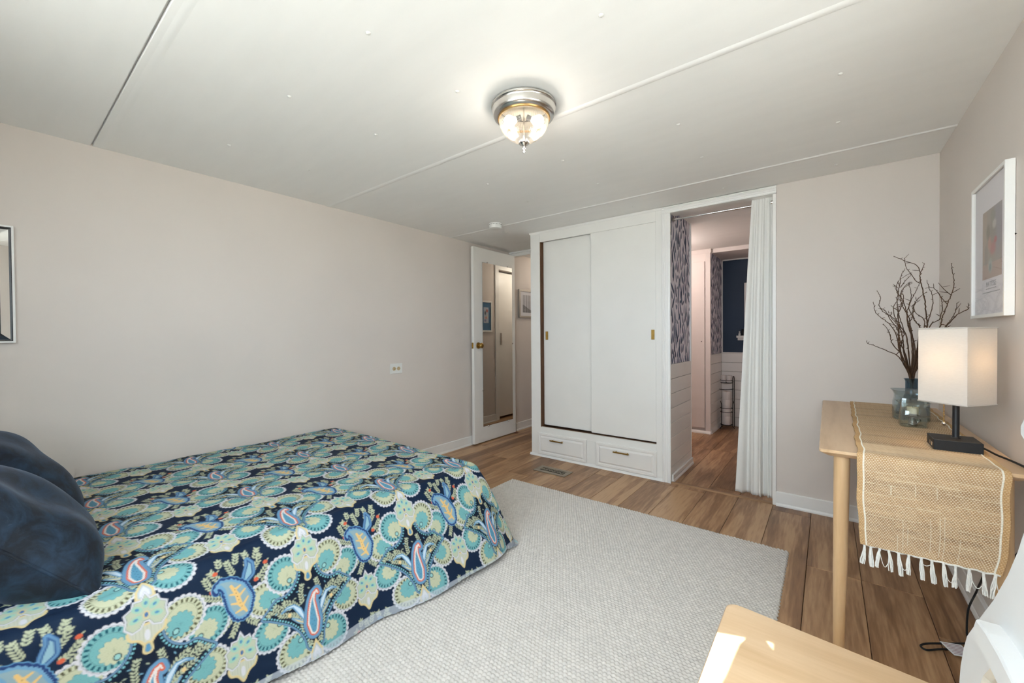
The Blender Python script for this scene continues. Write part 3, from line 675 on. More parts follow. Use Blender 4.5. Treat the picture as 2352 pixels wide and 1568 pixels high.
# ---------------------------------------------------------------- paisley print (computed once as a repeat tile, 0.42 x 0.39 m)
TW, TH, TS = 0.42, 0.39, 0.001
class Tile:
    def __init__(s):
        s.nx, s.ny = int(round(TW/TS)), int(round(TH/TS))
        s.X, s.Y = np.meshgrid((np.arange(s.nx)+.5)*TS, (np.arange(s.ny)+.5)*TS)
        s.img = np.empty((s.ny, s.nx, 3)); s.img[:] = lin((12, 36, 64))
    def loc(s, cx, cy, a=0.0):
        dx = (s.X-cx+TW/2) % TW-TW/2; dy = (s.Y-cy+TH/2) % TH-TH/2
        c, n = math.cos(a), math.sin(a)
        return dx*c+dy*n, -dx*n+dy*c
    def put(s, d, col, soft=0.0007):
        m = np.clip(0.5-d/soft, 0, 1)[..., None]; s.img = s.img*(1-m)+lin(col)*m
    def dot(s, cx, cy, a, l, b, col):
        """small leaf: windowed ellipse"""
        r = int(max(l, b)/TS)+3; ix, iy = int(cx/TS), int(cy/TS)
        jx = (np.arange(ix-r, ix+r+1)) % s.nx; jy = (np.arange(iy-r, iy+r+1)) % s.ny
        gx, gy = np.meshgrid((np.arange(ix-r, ix+r+1)+.5)*TS-cx, (np.arange(iy-r, iy+r+1)+.5)*TS-cy)
        u = gx*math.cos(a)+gy*math.sin(a); v = -gx*math.sin(a)+gy*math.cos(a)
        d = (np.sqrt((u/l)**2+(v/b)**2)-1)*min(l, b)
        m = np.clip(0.5-d/0.0008, 0, 1)[..., None]; sub = s.img[np.ix_(jy, jx)]
        s.img[np.ix_(jy, jx)] = sub*(1-m)+lin(col)*m
def chain(X, Y, pts, n=10):
    """distance to a blob chain of (x, y, r)"""
    d = np.full(X.shape, 9.0); pts = np.array(pts, float)
    for a, b in zip(pts[:-1], pts[1:]):
        for t in np.linspace(0, 1, n): 
            c = a+(b-a)*t; d = np.minimum(d, np.hypot(X-c[0], Y-c[1])-c[2])
    return d
def poly_sd(X, Y, pts):
    d = np.full(X.shape, 9.0); ins = np.zeros(X.shape, bool); n = len(pts)
    for i in range(n):
        ax, ay = pts[i]; bx, by = pts[(i+1) % n]
        ex, ey = bx-ax, by-ay; wx, wy = X-ax, Y-ay
        t = np.clip((wx*ex+wy*ey)/(ex*ex+ey*ey+1e-12), 0, 1)
        d = np.minimum(d, np.hypot(wx-ex*t, wy-ey*t))
        c = ((ay > Y) != (by > Y)) & (X < (bx-ax)*(Y-ay)/(by-ay+1e-12)+ax); ins ^= c
    return np.where(ins, -d, d)
def smooth_poly(pts, n=6):
    p = np.array(pts, float); out = []
    for i in range(len(p)):
        a, b, c, d = p[i-1], p[i], p[(i+1) % len(p)], p[(i+2) % len(p)]
        for t in np.arange(n)/n:
            out.append(tuple(0.5*((2*b)+(-a+c)*t+(2*a-5*b+4*c-d)*t*t+(-a+3*b-3*c+d)*t**3)))
    return out
WHITE, TEAL, TEAL2, CREAM, YEL = (222, 222, 228), (122, 184, 186), (156, 208, 204), (202, 206, 174), (226, 206, 154)
DKTEAL, OLIVE, BLUEG, NAVY, LEAFC, ORANGE = (24, 92, 106), (92, 90, 66), (112, 150, 180), (17, 40, 72), (188, 194, 164), (222, 104, 72)
def fan(T, cx, cy, r, a, alt):
    body, flower, tick = (TEAL, CREAM, DKTEAL) if alt else (CREAM, TEAL, OLIVE)
    X, Y = T.loc(cx, cy, a); X = X*0.92
    th = np.arctan2(Y, X); R = np.hypot(X, Y)
    T.put(R-r*(0.98+0.085*np.abs(np.sin(th*12))), WHITE)
    T.put(R-r*0.885, body)
    T.put(np.maximum(np.abs(R-r*0.58)-r*0.09, np.abs(np.sin(th*24))*R-0.0009), tuple(int(c*0.82) for c in body))
    tk = np.maximum(np.abs(R-r*0.76)-r*0.085, (np.abs(((th*22/(2*math.pi)) % 1)-0.5)-0.22)*r*0.28)
    T.put(tk, tick)
    T.put(np.abs(R-r*0.93-0.0006*np.sin(th*26))-0.0005, (150, 160, 170)); T.put(np.abs(R-r*0.64)-0.0005, tuple(int(c*0.72) for c in body))
    T.put(np.maximum(np.abs(R-r*0.89)-0.0011, (np.abs(((th*22/(2*math.pi)+.5) % 1)-0.5)-0.16)*r*0.28), (90, 110, 120))
    fx, fy = X+r*0.22, Y+r*0.05
    ft = np.arctan2(fy, fx); fr = np.hypot(fx, fy)
    pet = fr-r*0.52*(0.86+0.20*np.abs(np.cos(ft*6)))
    T.put(pet-0.0012, (96, 150, 160) if alt else (70, 130, 145)); T.put(pet, flower)
    T.put(np.maximum(pet+0.003, np.abs(np.sin(ft*12))*fr-0.0011), tuple(int(c*0.86) for c in flower))
    T.put(np.abs(np.hypot(X+r*0.52, Y)-r*0.13)-0.0012, (25, 45, 60)); T.put(np.hypot(X+r*0.52, Y)-r*0.11, TEAL2)
def palmette(T, cx, cy, k=1.0):
    X, Y = T.loc(cx, cy); X = X/k; Y = Y/k
    base = poly_sd(X, Y, smooth_poly([(0, -.085), (.018, -.062), (.036, -.052), (.042, -.030), (.02, -.02), (-.02, -.02), (-.042, -.030), (-.036, -.052), (-.018, -.062)]))
    T.put(base, YEL); T.put(base+0.006, (206, 208, 190)); T.put(np.maximum(base+0.008, np.abs(np.sin(X*420))*0.01-0.002), (176, 182, 160))
    half = [(0, .066), (.010, .044), (.026, .046), (.030, .030), (.046, .020), (.042, .002), (.046, -.018), (.030, -.036), (.012, -.030), (.004, -.016)]
    pts = half+[(-x, y) for x, y in reversed(half[1:])]
    d = poly_sd(X, Y, pts)
    T.put(d-0.0012, (196, 198, 206)); T.put(d, WHITE); T.put(d+0.0032, (150, 160, 156)); T.put(d+0.0046, (196, 204, 178)); T.put(np.maximum(d+0.007, np.abs(np.sin(np.arctan2(Y, X)*14))*np.hypot(X, Y)-0.0012), (150, 186, 176))
    for a in (90, 38, 142, -18, 198):
        px, py = .023*math.cos(math.radians(a)), .006+.027*math.sin(math.radians(a))
        T.dot(cx+px, cy+py, math.radians(a), .013, .008, (168, 210, 190)); T.dot(cx+px, cy+py, math.radians(a), .005, .0035, (90, 150, 190))
    T.dot(cx, cy+.002, math.pi/2, .010, .0065, YEL); T.dot(cx, cy+.002, math.pi/2, .0065, .004, (80, 120, 170))
    T.dot(cx, cy-.05, math.pi/2, .014, .006, WHITE)
def sprig(T, cx, cy, pts, step=0.0085, l=0.0062, b=0.0027, col=LEAFC, stem=(120, 135, 120)):
    p = np.array(pts, float); seg = np.hypot(*np.diff(p, axis=0).T); L = np.concatenate([[0], np.cumsum(seg)])
    q = 0.0
    while q < L[-1]:
        i = min(np.searchsorted(L, q, side='right')-1, len(seg)-1); t = (q-L[i])/seg[i]; c = p[i]+(p[i+1]-p[i])*t
        a = math.atan2(p[i+1][1]-p[i][1], p[i+1][0]-p[i][0])
        for sgn in (1, -1):
            aa = a+sgn*0.75; T.dot((cx+c[0]+math.cos(aa)*l*1.1) % TW, (cy+c[1]+math.sin(aa)*l*1.1) % TH, aa, l, b, col)
        q += step
    c = p[-1]; T.dot((cx+c[0]) % TW, (cy+c[1]) % TH, a, l, b, col)
def make_tile():
    T = Tile(); A = (TW/2, TH/2)                                  # teardrop medallion at the centre of the tile
    B = (0.0, TH/2+0.142)                                         # big blue paisley in the navy gap
    # leaf sprays and flowers of the navy ground
    for pts in ([(-.04, -.03), (-.075, -.02), (-.10, .0)], [(-.04, -.05), (-.07, -.055), (-.095, -.045)], [(-.03, .0), (-.06, .015), (-.088, .03)], [(-.02, -.065), (-.045, -.085), (-.065, -.09)], [(.0, -.07), (-.012, -.095), (-.02, -.108)],
                [(.02, -.07), (.03, -.092), (.045, -.105)], [(.045, -.04), (.07, -.055), (.09, -.05)], [(.045, -.01), (.07, -.012), (.095, .0)], [(.05, .02), (.072, .03), (.088, .05)], [(.045, .05), (.062, .07), (.07, .092)], [(-.03, .05), (-.05, .07), (-.062, .09)], [(-.005, .06), (-.015, .085), (-.02, .105)], [(.03, .07), (.035, .095), (.03, .112)]):
        sprig(T, B[0], B[1], pts)
    for pts in ([(-.05, .03), (-.07, .055), (-.078, .08)], [(.06, -.08), (.075, -.10)], [(-.06, -.075), (-.08, -.09), (-.09, -.11)], [(.0, .09), (.008, .118)], [(.055, .085), (.065, .11)], [(-.04, .095), (-.04, .12)], [(.07, .005), (.09, .02)]):
        sprig(T, B[0], B[1], pts)
    for fx, fy in ((-.062, .035), (-.040, .045), (.055, .020), (.085, .062), (.070, -.030), (-.052, .083), (-.085, -.002)):
        T.dot((B[0]+fx) % TW, (B[1]+fy) % TH, 0, .0068, .0062, ORANGE); T.dot((B[0]+fx+.008) % TW, (B[1]+fy+.006) % TH, .6, .004, .002, LEAFC)
    # fans around the medallion
    fans = [(.134, .092, .052, .7, True), (.126, -.016, .052, -.5, False), (.062, -.104, .055, -1.0, True), (.073, .143, .055, 1.1, False)]
    for fx, fy, r, a, alt in (fans[2], fans[1], fans[0], fans[3]):
        for sgn in (1, -1):
            fan(T, A[0]+sgn*fx, A[1]+fy, r, a if sgn > 0 else math.pi-a, alt if sgn > 0 else not alt)
    half = [(0, .150), (.028, .142), (.036, .115), (.052, .090), (.078, .074), (.104, .074), (.126, .056), (.150, .032), (.128, .018), (.104, .002), (.074, -.020), (.050, -.048), (.033, -.082), (.026, -.115), (0, -.130)]
    pts = smooth_poly(half+[(-x, y) for x, y in reversed(half[1:-1])], 4)
    X, Y = T.loc(*A); d = poly_sd(X, Y, pts)
    T.put(d-.003, (84, 120, 158)); T.put(d-.0012, BLUEG); T.put(d+.0028, (9, 27, 48))
    per = np.array(pts); L = np.concatenate([[0], np.cumsum(np.hypot(*np.diff(np.vstack([per, per[:1]]), axis=0).T))]); q = 0
    cen = np.array([0, 0.0])
    while q < L[-1]:
        i = min(np.searchsorted(L, q, side='right')-1, len(per)-1); t = (q-L[i])/max(L[i+1]-L[i], 1e-9); c = per[i]+(per[(i+1) % len(per)]-per[i])*t
        nrm = per[(i+1) % len(per)]-per[i]; nrm = np.array([-nrm[1], nrm[0]])/(np.hypot(*nrm)+1e-9)
        for sg in (1, -1):
            k = c+nrm*sg*.0072
            if poly_sd(np.array([k[0]]), np.array([k[1]]), pts)[0] < -.004: T.dot(A[0]+k[0], A[1]+k[1], 0, .0030, .0030, (128, 196, 206))
        q += .0092
    for sgn in (1, -1):
        for p2 in ([(.03, -.06), (.034, -.03), (.05, -.005)], [(.045, .0), (.075, .012), (.10, .022)], [(.04, .02), (.06, .045), (.085, .055)], [(.028, .03), (.03, .06), (.024, .085)], [(.10, .03), (.12, .045), (.13, .035)], [(.018, -.085), (.016, -.105)], [(.06, .03), (.09, .038), (.11, .055)]):
            sprig(T, A[0], A[1], [(sgn*x, y) for x, y in p2], .0085, .0056, .0024)
    for sgn in (1, -1):
        for p2, c1, c2 in (([(.026, -.02, .006), (.040, .012, .009), (.055, .032, .006), (.075, .034, .005), (.092, .026, .003)], (110, 160, 198), (206, 226, 240)), ([(.024, -.035, .005), (.044, -.020, .006), (.062, -.004, .0035)], (120, 166, 198), YEL)):
            dd = chain(X, Y, [(sgn*x, y, r) for x, y, r in p2]); T.put(dd, c1); T.put(dd+.0035, c2)
        T.dot(A[0]+sgn*.07, A[1]+.010, 0, .0055, .006, (236, 206, 150))
    for k in range(46):
        aa = k*2.399; rr_ = .022+.0125*math.sqrt(k); qx, qy = rr_*1.25*math.cos(aa), .012+rr_*.72*math.sin(aa)
        if poly_sd(np.array([qx]), np.array([qy]), pts)[0] < -.013: T.dot(A[0]+qx, A[1]+qy, aa+1.0, .0044, .0019, (172, 184, 160) if k % 3 else (120, 172, 196))
    td = [(0, -.068, .017), (0, -.042, .023), (.001, -.008, .018), (.004, .022, .012), (.012, .042, .009), (.021, .048, .008), (.026, .038, .006)]
    d = chain(X, Y, td, 14)
    T.put(d-.010, (60, 92, 130)); T.put(d-.0085, (108, 156, 192)); T.put(d+.0005, ORANGE)
    saw = np.abs(((Y/0.0058) % 1)-.5)*.006
    T.put(d+.0056-saw*.6, (236, 228, 222)); T.put(d+.0098, (98, 160, 190))
    for k in range(11): T.dot(A[0]-.003+.006*(k % 2), A[1]-.066+.0085*k, 0, .0012, .0012, (30, 60, 95))
    # secondary small paisley, then the large one
    X, Y = T.loc(*B)
    d = chain(X, Y, [(.024, .030, .010), (.036, .048, .017), (.040, .072, .012), (.034, .090, .006)])
    T.put(d-.002, (70, 115, 165)); T.put(d, (104, 150, 190)); T.put(d+.005, (60, 100, 150)); T.put(d+.0085, (150, 190, 205))
    pp = [(.010, -.052, .026), (.008, -.025, .036), (-.002, .008, .032), (-.018, .034, .021), (-.038, .048, .012), (-.052, .040, .008), (-.052, .028, .005)]
    d = chain(X, Y, pp, 14); th = np.arctan2(Y+.02, X)
    T.put(d-.0055-.0012*np.sin(th*26), (104, 164, 205)); T.put(d-.0035-.0012*np.sin(th*26), (36, 66, 122))
    T.put(d+.0045-.0035*np.abs(((th*20/math.pi) % 1)-.5)*2, (120, 170, 205)); T.put(d+.0095, (150, 178, 186))
    T.put(chain(X, Y, [(.022, -.060, .003), (.006, -.030, .0066), (.0, .0, .006), (-.014, .030, .004)]), (240, 200, 130))
    for s0, s1 in (((.012, -.04), (.028, -.02)), ((.006, -.03), (-.016, -.022)), ((.004, -.008), (.022, .006)), ((.0, .0), (-.018, .006)), ((.014, -.048), (-.006, -.052)), ((-.004, .016), (.010, .022))):
        T.put(chain(X, Y, [(s0[0], s0[1], .0042), (s1[0], s1[1], .0024)]), (240, 200, 130))
    for k in range(6): T.dot((B[0]+.010-.003*k) % TW, (B[1]-.04+.011*k) % TH, 0, .0013, .0013, (90, 60, 60))
    # yellow diamond finial and palmettes
    X, Y = T.loc(A[0], A[1]-.128); d = poly_sd(X, Y, [(0, .034), (.020, -.004), (.022, -.03), (-.022, -.03), (-.020, -.004)])
    T.put(d, YEL); T.put(d+.006, (190, 200, 205)); T.put(d+.010, (225, 225, 230))
    palmette(T, A[0], A[1]+TH/2-.006); palmette(T, 0.0, A[1]-.030, 0.95)
    X, Y = T.loc(A[0], A[1]+.106); d = chain(X, Y, [(0, -.004, .012), (0, .006, .010)]); T.put(d, YEL); T.put(d+.003, (200, 190, 150)); T.put(d+.006, (90, 150, 190))
    return T.img*0.82
TILE = make_tile()
def sample_tile(s, t):
    """bilinear sample, cloth coordinates in metres"""
    u = (s/TS) % TILE.shape[1]; v = (t/TS) % TILE.shape[0]
    out = 0
    for du, dv in ((-.6, -.6), (.6, -.6), (-.6, .6), (.6, .6)):
        a = (u+du) % TILE.shape[1]; b = (v+dv) % TILE.shape[0]
        i0 = np.floor(a).astype(int) % TILE.shape[1]; j0 = np.floor(b).astype(int) % TILE.shape[0]
        i1 = (i0+1) % TILE.shape[1]; j1 = (j0+1) % TILE.shape[0]; fa = (a % 1)[..., None]; fb = (b % 1)[..., None]
        out = out+(TILE[j0, i0]*(1-fa)+TILE[j0, i1]*fa)*(1-fb)+(TILE[j1, i0]*(1-fa)+TILE[j1, i1]*fa)*fb
    return out/4

# ---------------------------------------------------------------- bed under the bedspread
BX0, BX1, BY0, BY1, BZ = XL+0.03, -1.46, -0.48, 1.615, 0.445
bed = thing('bed', 'low full-size bed hidden under the paisley bedspread', 'bed', ((BX0+BX1)/2, (BY0+BY1)/2, 0))
MB().box(BX0, BX1-0.03, BY0, BY1-0.03, 0.20, BZ-0.045).build('mattress', paint('mattress_ticking', (0.6, 0.6, 0.58), 0.9, var=0.03), bed, smooth=40, bevel=0.035, seg=4)
MB().box(BX0+0.02, BX1-0.06, BY0, BY1-0.06, 0.10, 0.198).build('base', paint('bed_base_cloth', (0.05, 0.06, 0.08), 0.9, var=0.05), bed, bevel=0.01)
for lx in (BX0+.08, BX1-.14):
    for ly in (BY0+.08, BY1-.14): MB().tube([(lx, ly, 0.013), (lx, ly, 0.10)], [.02, .024], 12).build('leg', M['black'], bed, smooth=40)

def build_spread():
    """one cloth sheet in (a, b): a runs towards the foot (+y), b from the wall across the top and down the open side"""
    r = 0.055                                   # mattress edge rounding
    top_w = BX1-BX0-r; top_l = BY1-BY0-r        # flat part
    drop = 0.455                                # cloth from the flat edge to the hem, along the cloth
    a = np.concatenate([np.linspace(0, 0.42, 60, endpoint=False), np.arange(0.42, top_l+drop+.10, 0.0026)])
    b = np.concatenate([np.arange(0, top_w-0.16, 0.0034), np.arange(top_w-0.16, top_w+drop+.10, 0.0021)])
    A_, B_ = np.meshgrid(a, b)
    ov_b = np.maximum(B_-top_w, 0); ov_a = np.maximum(A_-top_l, 0)
    d = np.hypot(ov_a, ov_b); th = np.arctan2(ov_a, ov_b)       # 0: open side, pi/2: foot
    # profile of the drape: distance d from the flat edge -> outward o, down h
    q = r*math.pi/2
    ang = np.clip(d/r, 0, math.pi/2-0.16)
    o = np.where(d < r*(math.pi/2-0.16), r*np.sin(ang), 0); h = np.where(d < r*(math.pi/2-0.16), r*(1-np.cos(ang)), 0)
    over = np.maximum(d-r*(math.pi/2-0.16), 0)
    o = o+np.where(over > 0, r*math.sin(math.pi/2-0.16)+over*math.sin(0.17), 0)
    h = h+np.where(over > 0, r*(1-math.cos(math.pi/2-0.16))+over*math.cos(0.17), 0)
    # hanging folds grow towards the hem
    k = np.clip(over/0.36, 0, 1)
    side = np.cos(th)
    fold = 0.016*np.sin(A_*7.2+0.8)+0.010*np.sin(A_*15.5+2.1)
    corner = np.sin(2*th)**2
    o = o+k*(fold*side**2+0.010*np.sin(B_*9)*np.sin(th)**2+0.035*corner*np.sin(th*5.2-0.5)+0.01*corner)
    ramp = np.clip((BY0+A_-0.30)/1.15, 0, 1); ramp = ramp*ramp*(3-2*ramp)
    o = o+np.clip(over/0.36, 0, 1)**0.8*0.125*ramp**1.5*np.cos(th)+0.012*np.clip(d/0.12, 0, 1)*corner
    # extra cloth lies out on the floor at the corner
    hz = BZ-h
    floor_z = 0.017
    spill = np.maximum(floor_z-hz, 0); hz = np.maximum(hz, floor_z+0.003*np.sin(A_*40+B_*25)*(spill > 0)); o = o+spill*0.45
    X = BX0+np.minimum(B_, top_w)+o*np.cos(th); Y = BY0+np.minimum(A_, top_l)+o*np.sin(th)
    X = np.where(d > 0, X, BX0+B_); Y = np.where(d > 0, Y, BY0+A_)
    puff = 0.006*np.sin(A_*3.1+1)*np.sin(B_*3.7+.5)+0.0025*np.sin(A_*11+B_*7)+0.0015*np.sin(A_*23-B_*17)
    flat = np.clip(1-d/0.06, 0, 1)
    Z = hz+puff*flat
    # dip towards the mattress edge
    Z = Z-0.012*np.exp(-((B_-top_w)/0.10)**2)*(d <= 0)-0.012*(d > 0)*np.exp(-d/0.05)*np.cos(th)
    P = np.stack([X, Y, Z], -1)
    s0, t0 = 0.0, 0.0
    # anchor: a teardrop sits at y=0.68, 0.05 m in from the edge of the top
    S = (BY0+A_)-0.675+TW/2; Tt = -(B_-(top_w+r*0.4))-0.112+TH/2
    col = sample_tile(S, Tt)
    hem = drop-0.022
    hm = np.clip((d-hem)/0.002, 0, 1)[..., None]*0.55
    col = col*(1-hm)+lin((196, 204, 214))*hm
    dm = np.maximum.reduce([d[:-1, :-1], d[1:, :-1], d[:-1, 1:], d[1:, 1:]])
    lim = drop+0.012*np.sin(A_*5+1)[:-1, :-1]+0.05*corner[:-1, :-1]
    mask = dm < lim
    o = grid_mesh('bedspread', P, col, printed('paisley_cotton', 0.72, 0.0, 1200, 0.0, 0.25), None, True, mask)
    tag(o, 'navy and teal paisley bedspread draped over the bed', 'bedspread')
build_spread()

# ---------------------------------------------------------------- velvet pillows
def velvet(name):
    m, nt, p = new_mat(name); p.inputs['Roughness'].default_value = 0.75; p.inputs['Sheen Weight'].default_value = 0.25; p.inputs['Sheen Roughness'].default_value = 0.35
    p.inputs['Sheen Tint'].default_value = (0.45, 0.55, 0.75, 1)
    co = N(nt, 'ShaderNodeTexCoord'); nz = N(nt, 'ShaderNodeTexNoise'); nz.inputs['Scale'].default_value = 13; nz.inputs['Detail'].default_value = 7; nz.inputs['Roughness'].default_value = .65; nz.inputs['Distortion'].default_value = 0.7
    nt.links.new(co.outputs['Object'], nz.inputs['Vector'])
    rp = N(nt, 'ShaderNodeValToRGB'); e = rp.color_ramp.elements; e[0].position = .42; e[0].color = (.002, .006, .013, 1); e[1].position = .66; e[1].color = (.011, .034, .070, 1)
    nt.links.new(nz.outputs['Fac'], rp.inputs[0]); nt.links.new(rp.outputs[0], p.inputs['Base Color'])
    b = N(nt, 'ShaderNodeBump'); b.inputs['Strength'].default_value = .25; b.inputs['Distance'].default_value = .004; nt.links.new(nz.outputs['Fac'], b.inputs['Height']); nt.links.new(b.outputs[0], p.inputs['Normal'])
    return m
VELVET = velvet('navy_velvet')
def pillow(name, label, c, rot, sx, sy, th, seed):
    o = thing(name, label, 'pillow', c, 'navy velvet pillows at the head of the bed')
    n = 56; u = np.linspace(-1, 1, n); Uu, Vv = np.meshgrid(u, u)
    cx_ = np.sign(Uu)*np.abs(Uu); cy_ = Vv
    pin = 1-0.10*(1-Vv**2)*0 
    ex = 1-0.075*(1-np.abs(Vv)**2.2)*np.abs(Uu)**3; ey = 1-0.075*(1-np.abs(Uu)**2.2)*np.abs(Vv)**3
    px, py = Uu*ex*sx, Vv*ey*sy
    hh = th*((1-np.abs(Uu)**2.6)*(1-np.abs(Vv)**2.6))**0.5
    rg = np.random.default_rng(seed); wr = 0
    for k in range(7):
        a = rg.uniform(0, 6.28); f = rg.uniform(3, 8); wr = wr+0.004*np.sin(f*(Uu*math.cos(a)+Vv*math.sin(a))+rg.uniform(0, 6))
    Rm = rot.to_3x3()
    for sg, nm in ((1, 'front_cover'), (-1, 'back_cover')):
        Pz = sg*(hh+wr*(hh/th))
        Pl = np.stack([px, py, Pz], -1).reshape(-1, 3)
        W = Pl @ np.array(Rm).T+np.array(c)
        if sg < 0: W = W.reshape(n, n, 3)[:, ::-1]
        grid_mesh(nm, W.reshape(n, n, 3), None, VELVET, o)
    e = [(-1, t) for t in u[::4]]+[(t, 1) for t in u[::4]]+[(1, -t) for t in u[::4]]+[(-t, -1) for t in u[::4]]
    pts = []
    for a, b2 in e:
        ex_ = 1-0.075*(1-abs(b2)**2.2)*abs(a)**3; ey_ = 1-0.075*(1-abs(a)**2.2)*abs(b2)**3
        pts.append(tuple(Rm @ Vector((a*ex_*sx, b2*ey_*sy, 0))+Vector(c)))
    MB().tube(pts+[pts[0]], 0.004, 6).build('seam', VELVET, o, smooth=60)
PILLOW_ROT1 = Matrix.Rotation(math.radians(0), 4, 'Z') @ Matrix.Rotation(math.radians(-50), 4, 'X')
PILLOW_ROT2 = Matrix.Rotation(math.radians(4), 4, 'Z') @ Matrix.Rotation(math.radians(-54), 4, 'X')
pillow('velvet_pillow', 'front navy velvet pillow nearest the open side of the bed', (-1.80, 0.03, 0.585), PILLOW_ROT1, .25, .23, .115, 1)
pillow('velvet_pillow', 'back navy velvet pillow against the wall side of the bed', (-2.36, 0.05, 0.60), PILLOW_ROT2, .25, .23, .105, 2)

def crom(p, n=5):
    p = [np.array(q) for q in p]; out = []
    for i in range(len(p)-1):
        a = p[max(i-1, 0)]; b = p[i]; c = p[i+1]; d = p[min(i+2, len(p)-1)]
        for t in np.arange(n)/n: out.append(0.5*((2*b)+(-a+c)*t+(2*a-5*b+4*c-d)*t*t+(-a+3*b-3*c+d)*t**3))
    out.append(p[-1]); return out
# ---------------------------------------------------------------- wooden table along the right wall
TZ = 0.72
tb = thing('wooden_table', 'narrow pale birch table standing along the right wall', 'table', (0.215, 2.38, 0))
TX0, TX1, TY0, TY1 = -0.022, 0.452, 1.735, 3.03
def rrect(x0, x1, y0, y1, r, n=5):
    out = []
    for cx_, cy_, a0 in ((x1-r, y0+r, -90), (x1-r, y1-r, 0), (x0+r, y1-r, 90), (x0+r, y0+r, 180)):
        for k in range(n+1):
            a = math.radians(a0+90*k/n); out.append((cx_+r*math.cos(a), cy_+r*math.sin(a)))
    return out
def slab(outline_fn, levels):
    """levels: (inset, z) from bottom to top; outline_fn(inset) -> list of xy"""
    m = MB(); n = None
    for i, z in levels:
        o = outline_fn(i); n = len(o); m.v += [(p[0], p[1], z) for p in o]
    L = len(levels)
    m.f.append(tuple(reversed(range(n)))); m.f.append(tuple((L-1)*n+k for k in range(n)))
    for j in range(L-1):
        for k in range(n): m.f.append((j*n+k, j*n+(k+1) % n, (j+1)*n+(k+1) % n, (j+1)*n+k))
    return m
slab(lambda i: rrect(TX0+i, TX1-i, TY0+i, TY1-i, 0.012), [(0.022, TZ-.024), (0.004, TZ-.013), (0.0, TZ-.009), (0.0, TZ-.003), (0.003, TZ)]).build('table_top', M['birch_y'], tb, smooth=25)
for lx, sx in ((0.036, -1), (0.405, 1)):
    for ly, sy in ((1.79, -1), (2.955, 1)):
        if ly > 2 and sx < 0: lx = 0.066
        MB().tube([(lx-sx*.004, ly-sy*.004, TZ-.024), (lx-sx*.004, ly-sy*.004, TZ-.06), (lx, ly, .30), (lx+sx*.004, ly+sy*.004, 0.0)], [.0225, .0225, .020, .0155], 20).build('leg', M['birch_z'], tb, smooth=50)
MB().box(0.05, 0.39, 2.30, 2.36, TZ-.05, TZ-.0242).build('batten', M['birch_z'], tb)

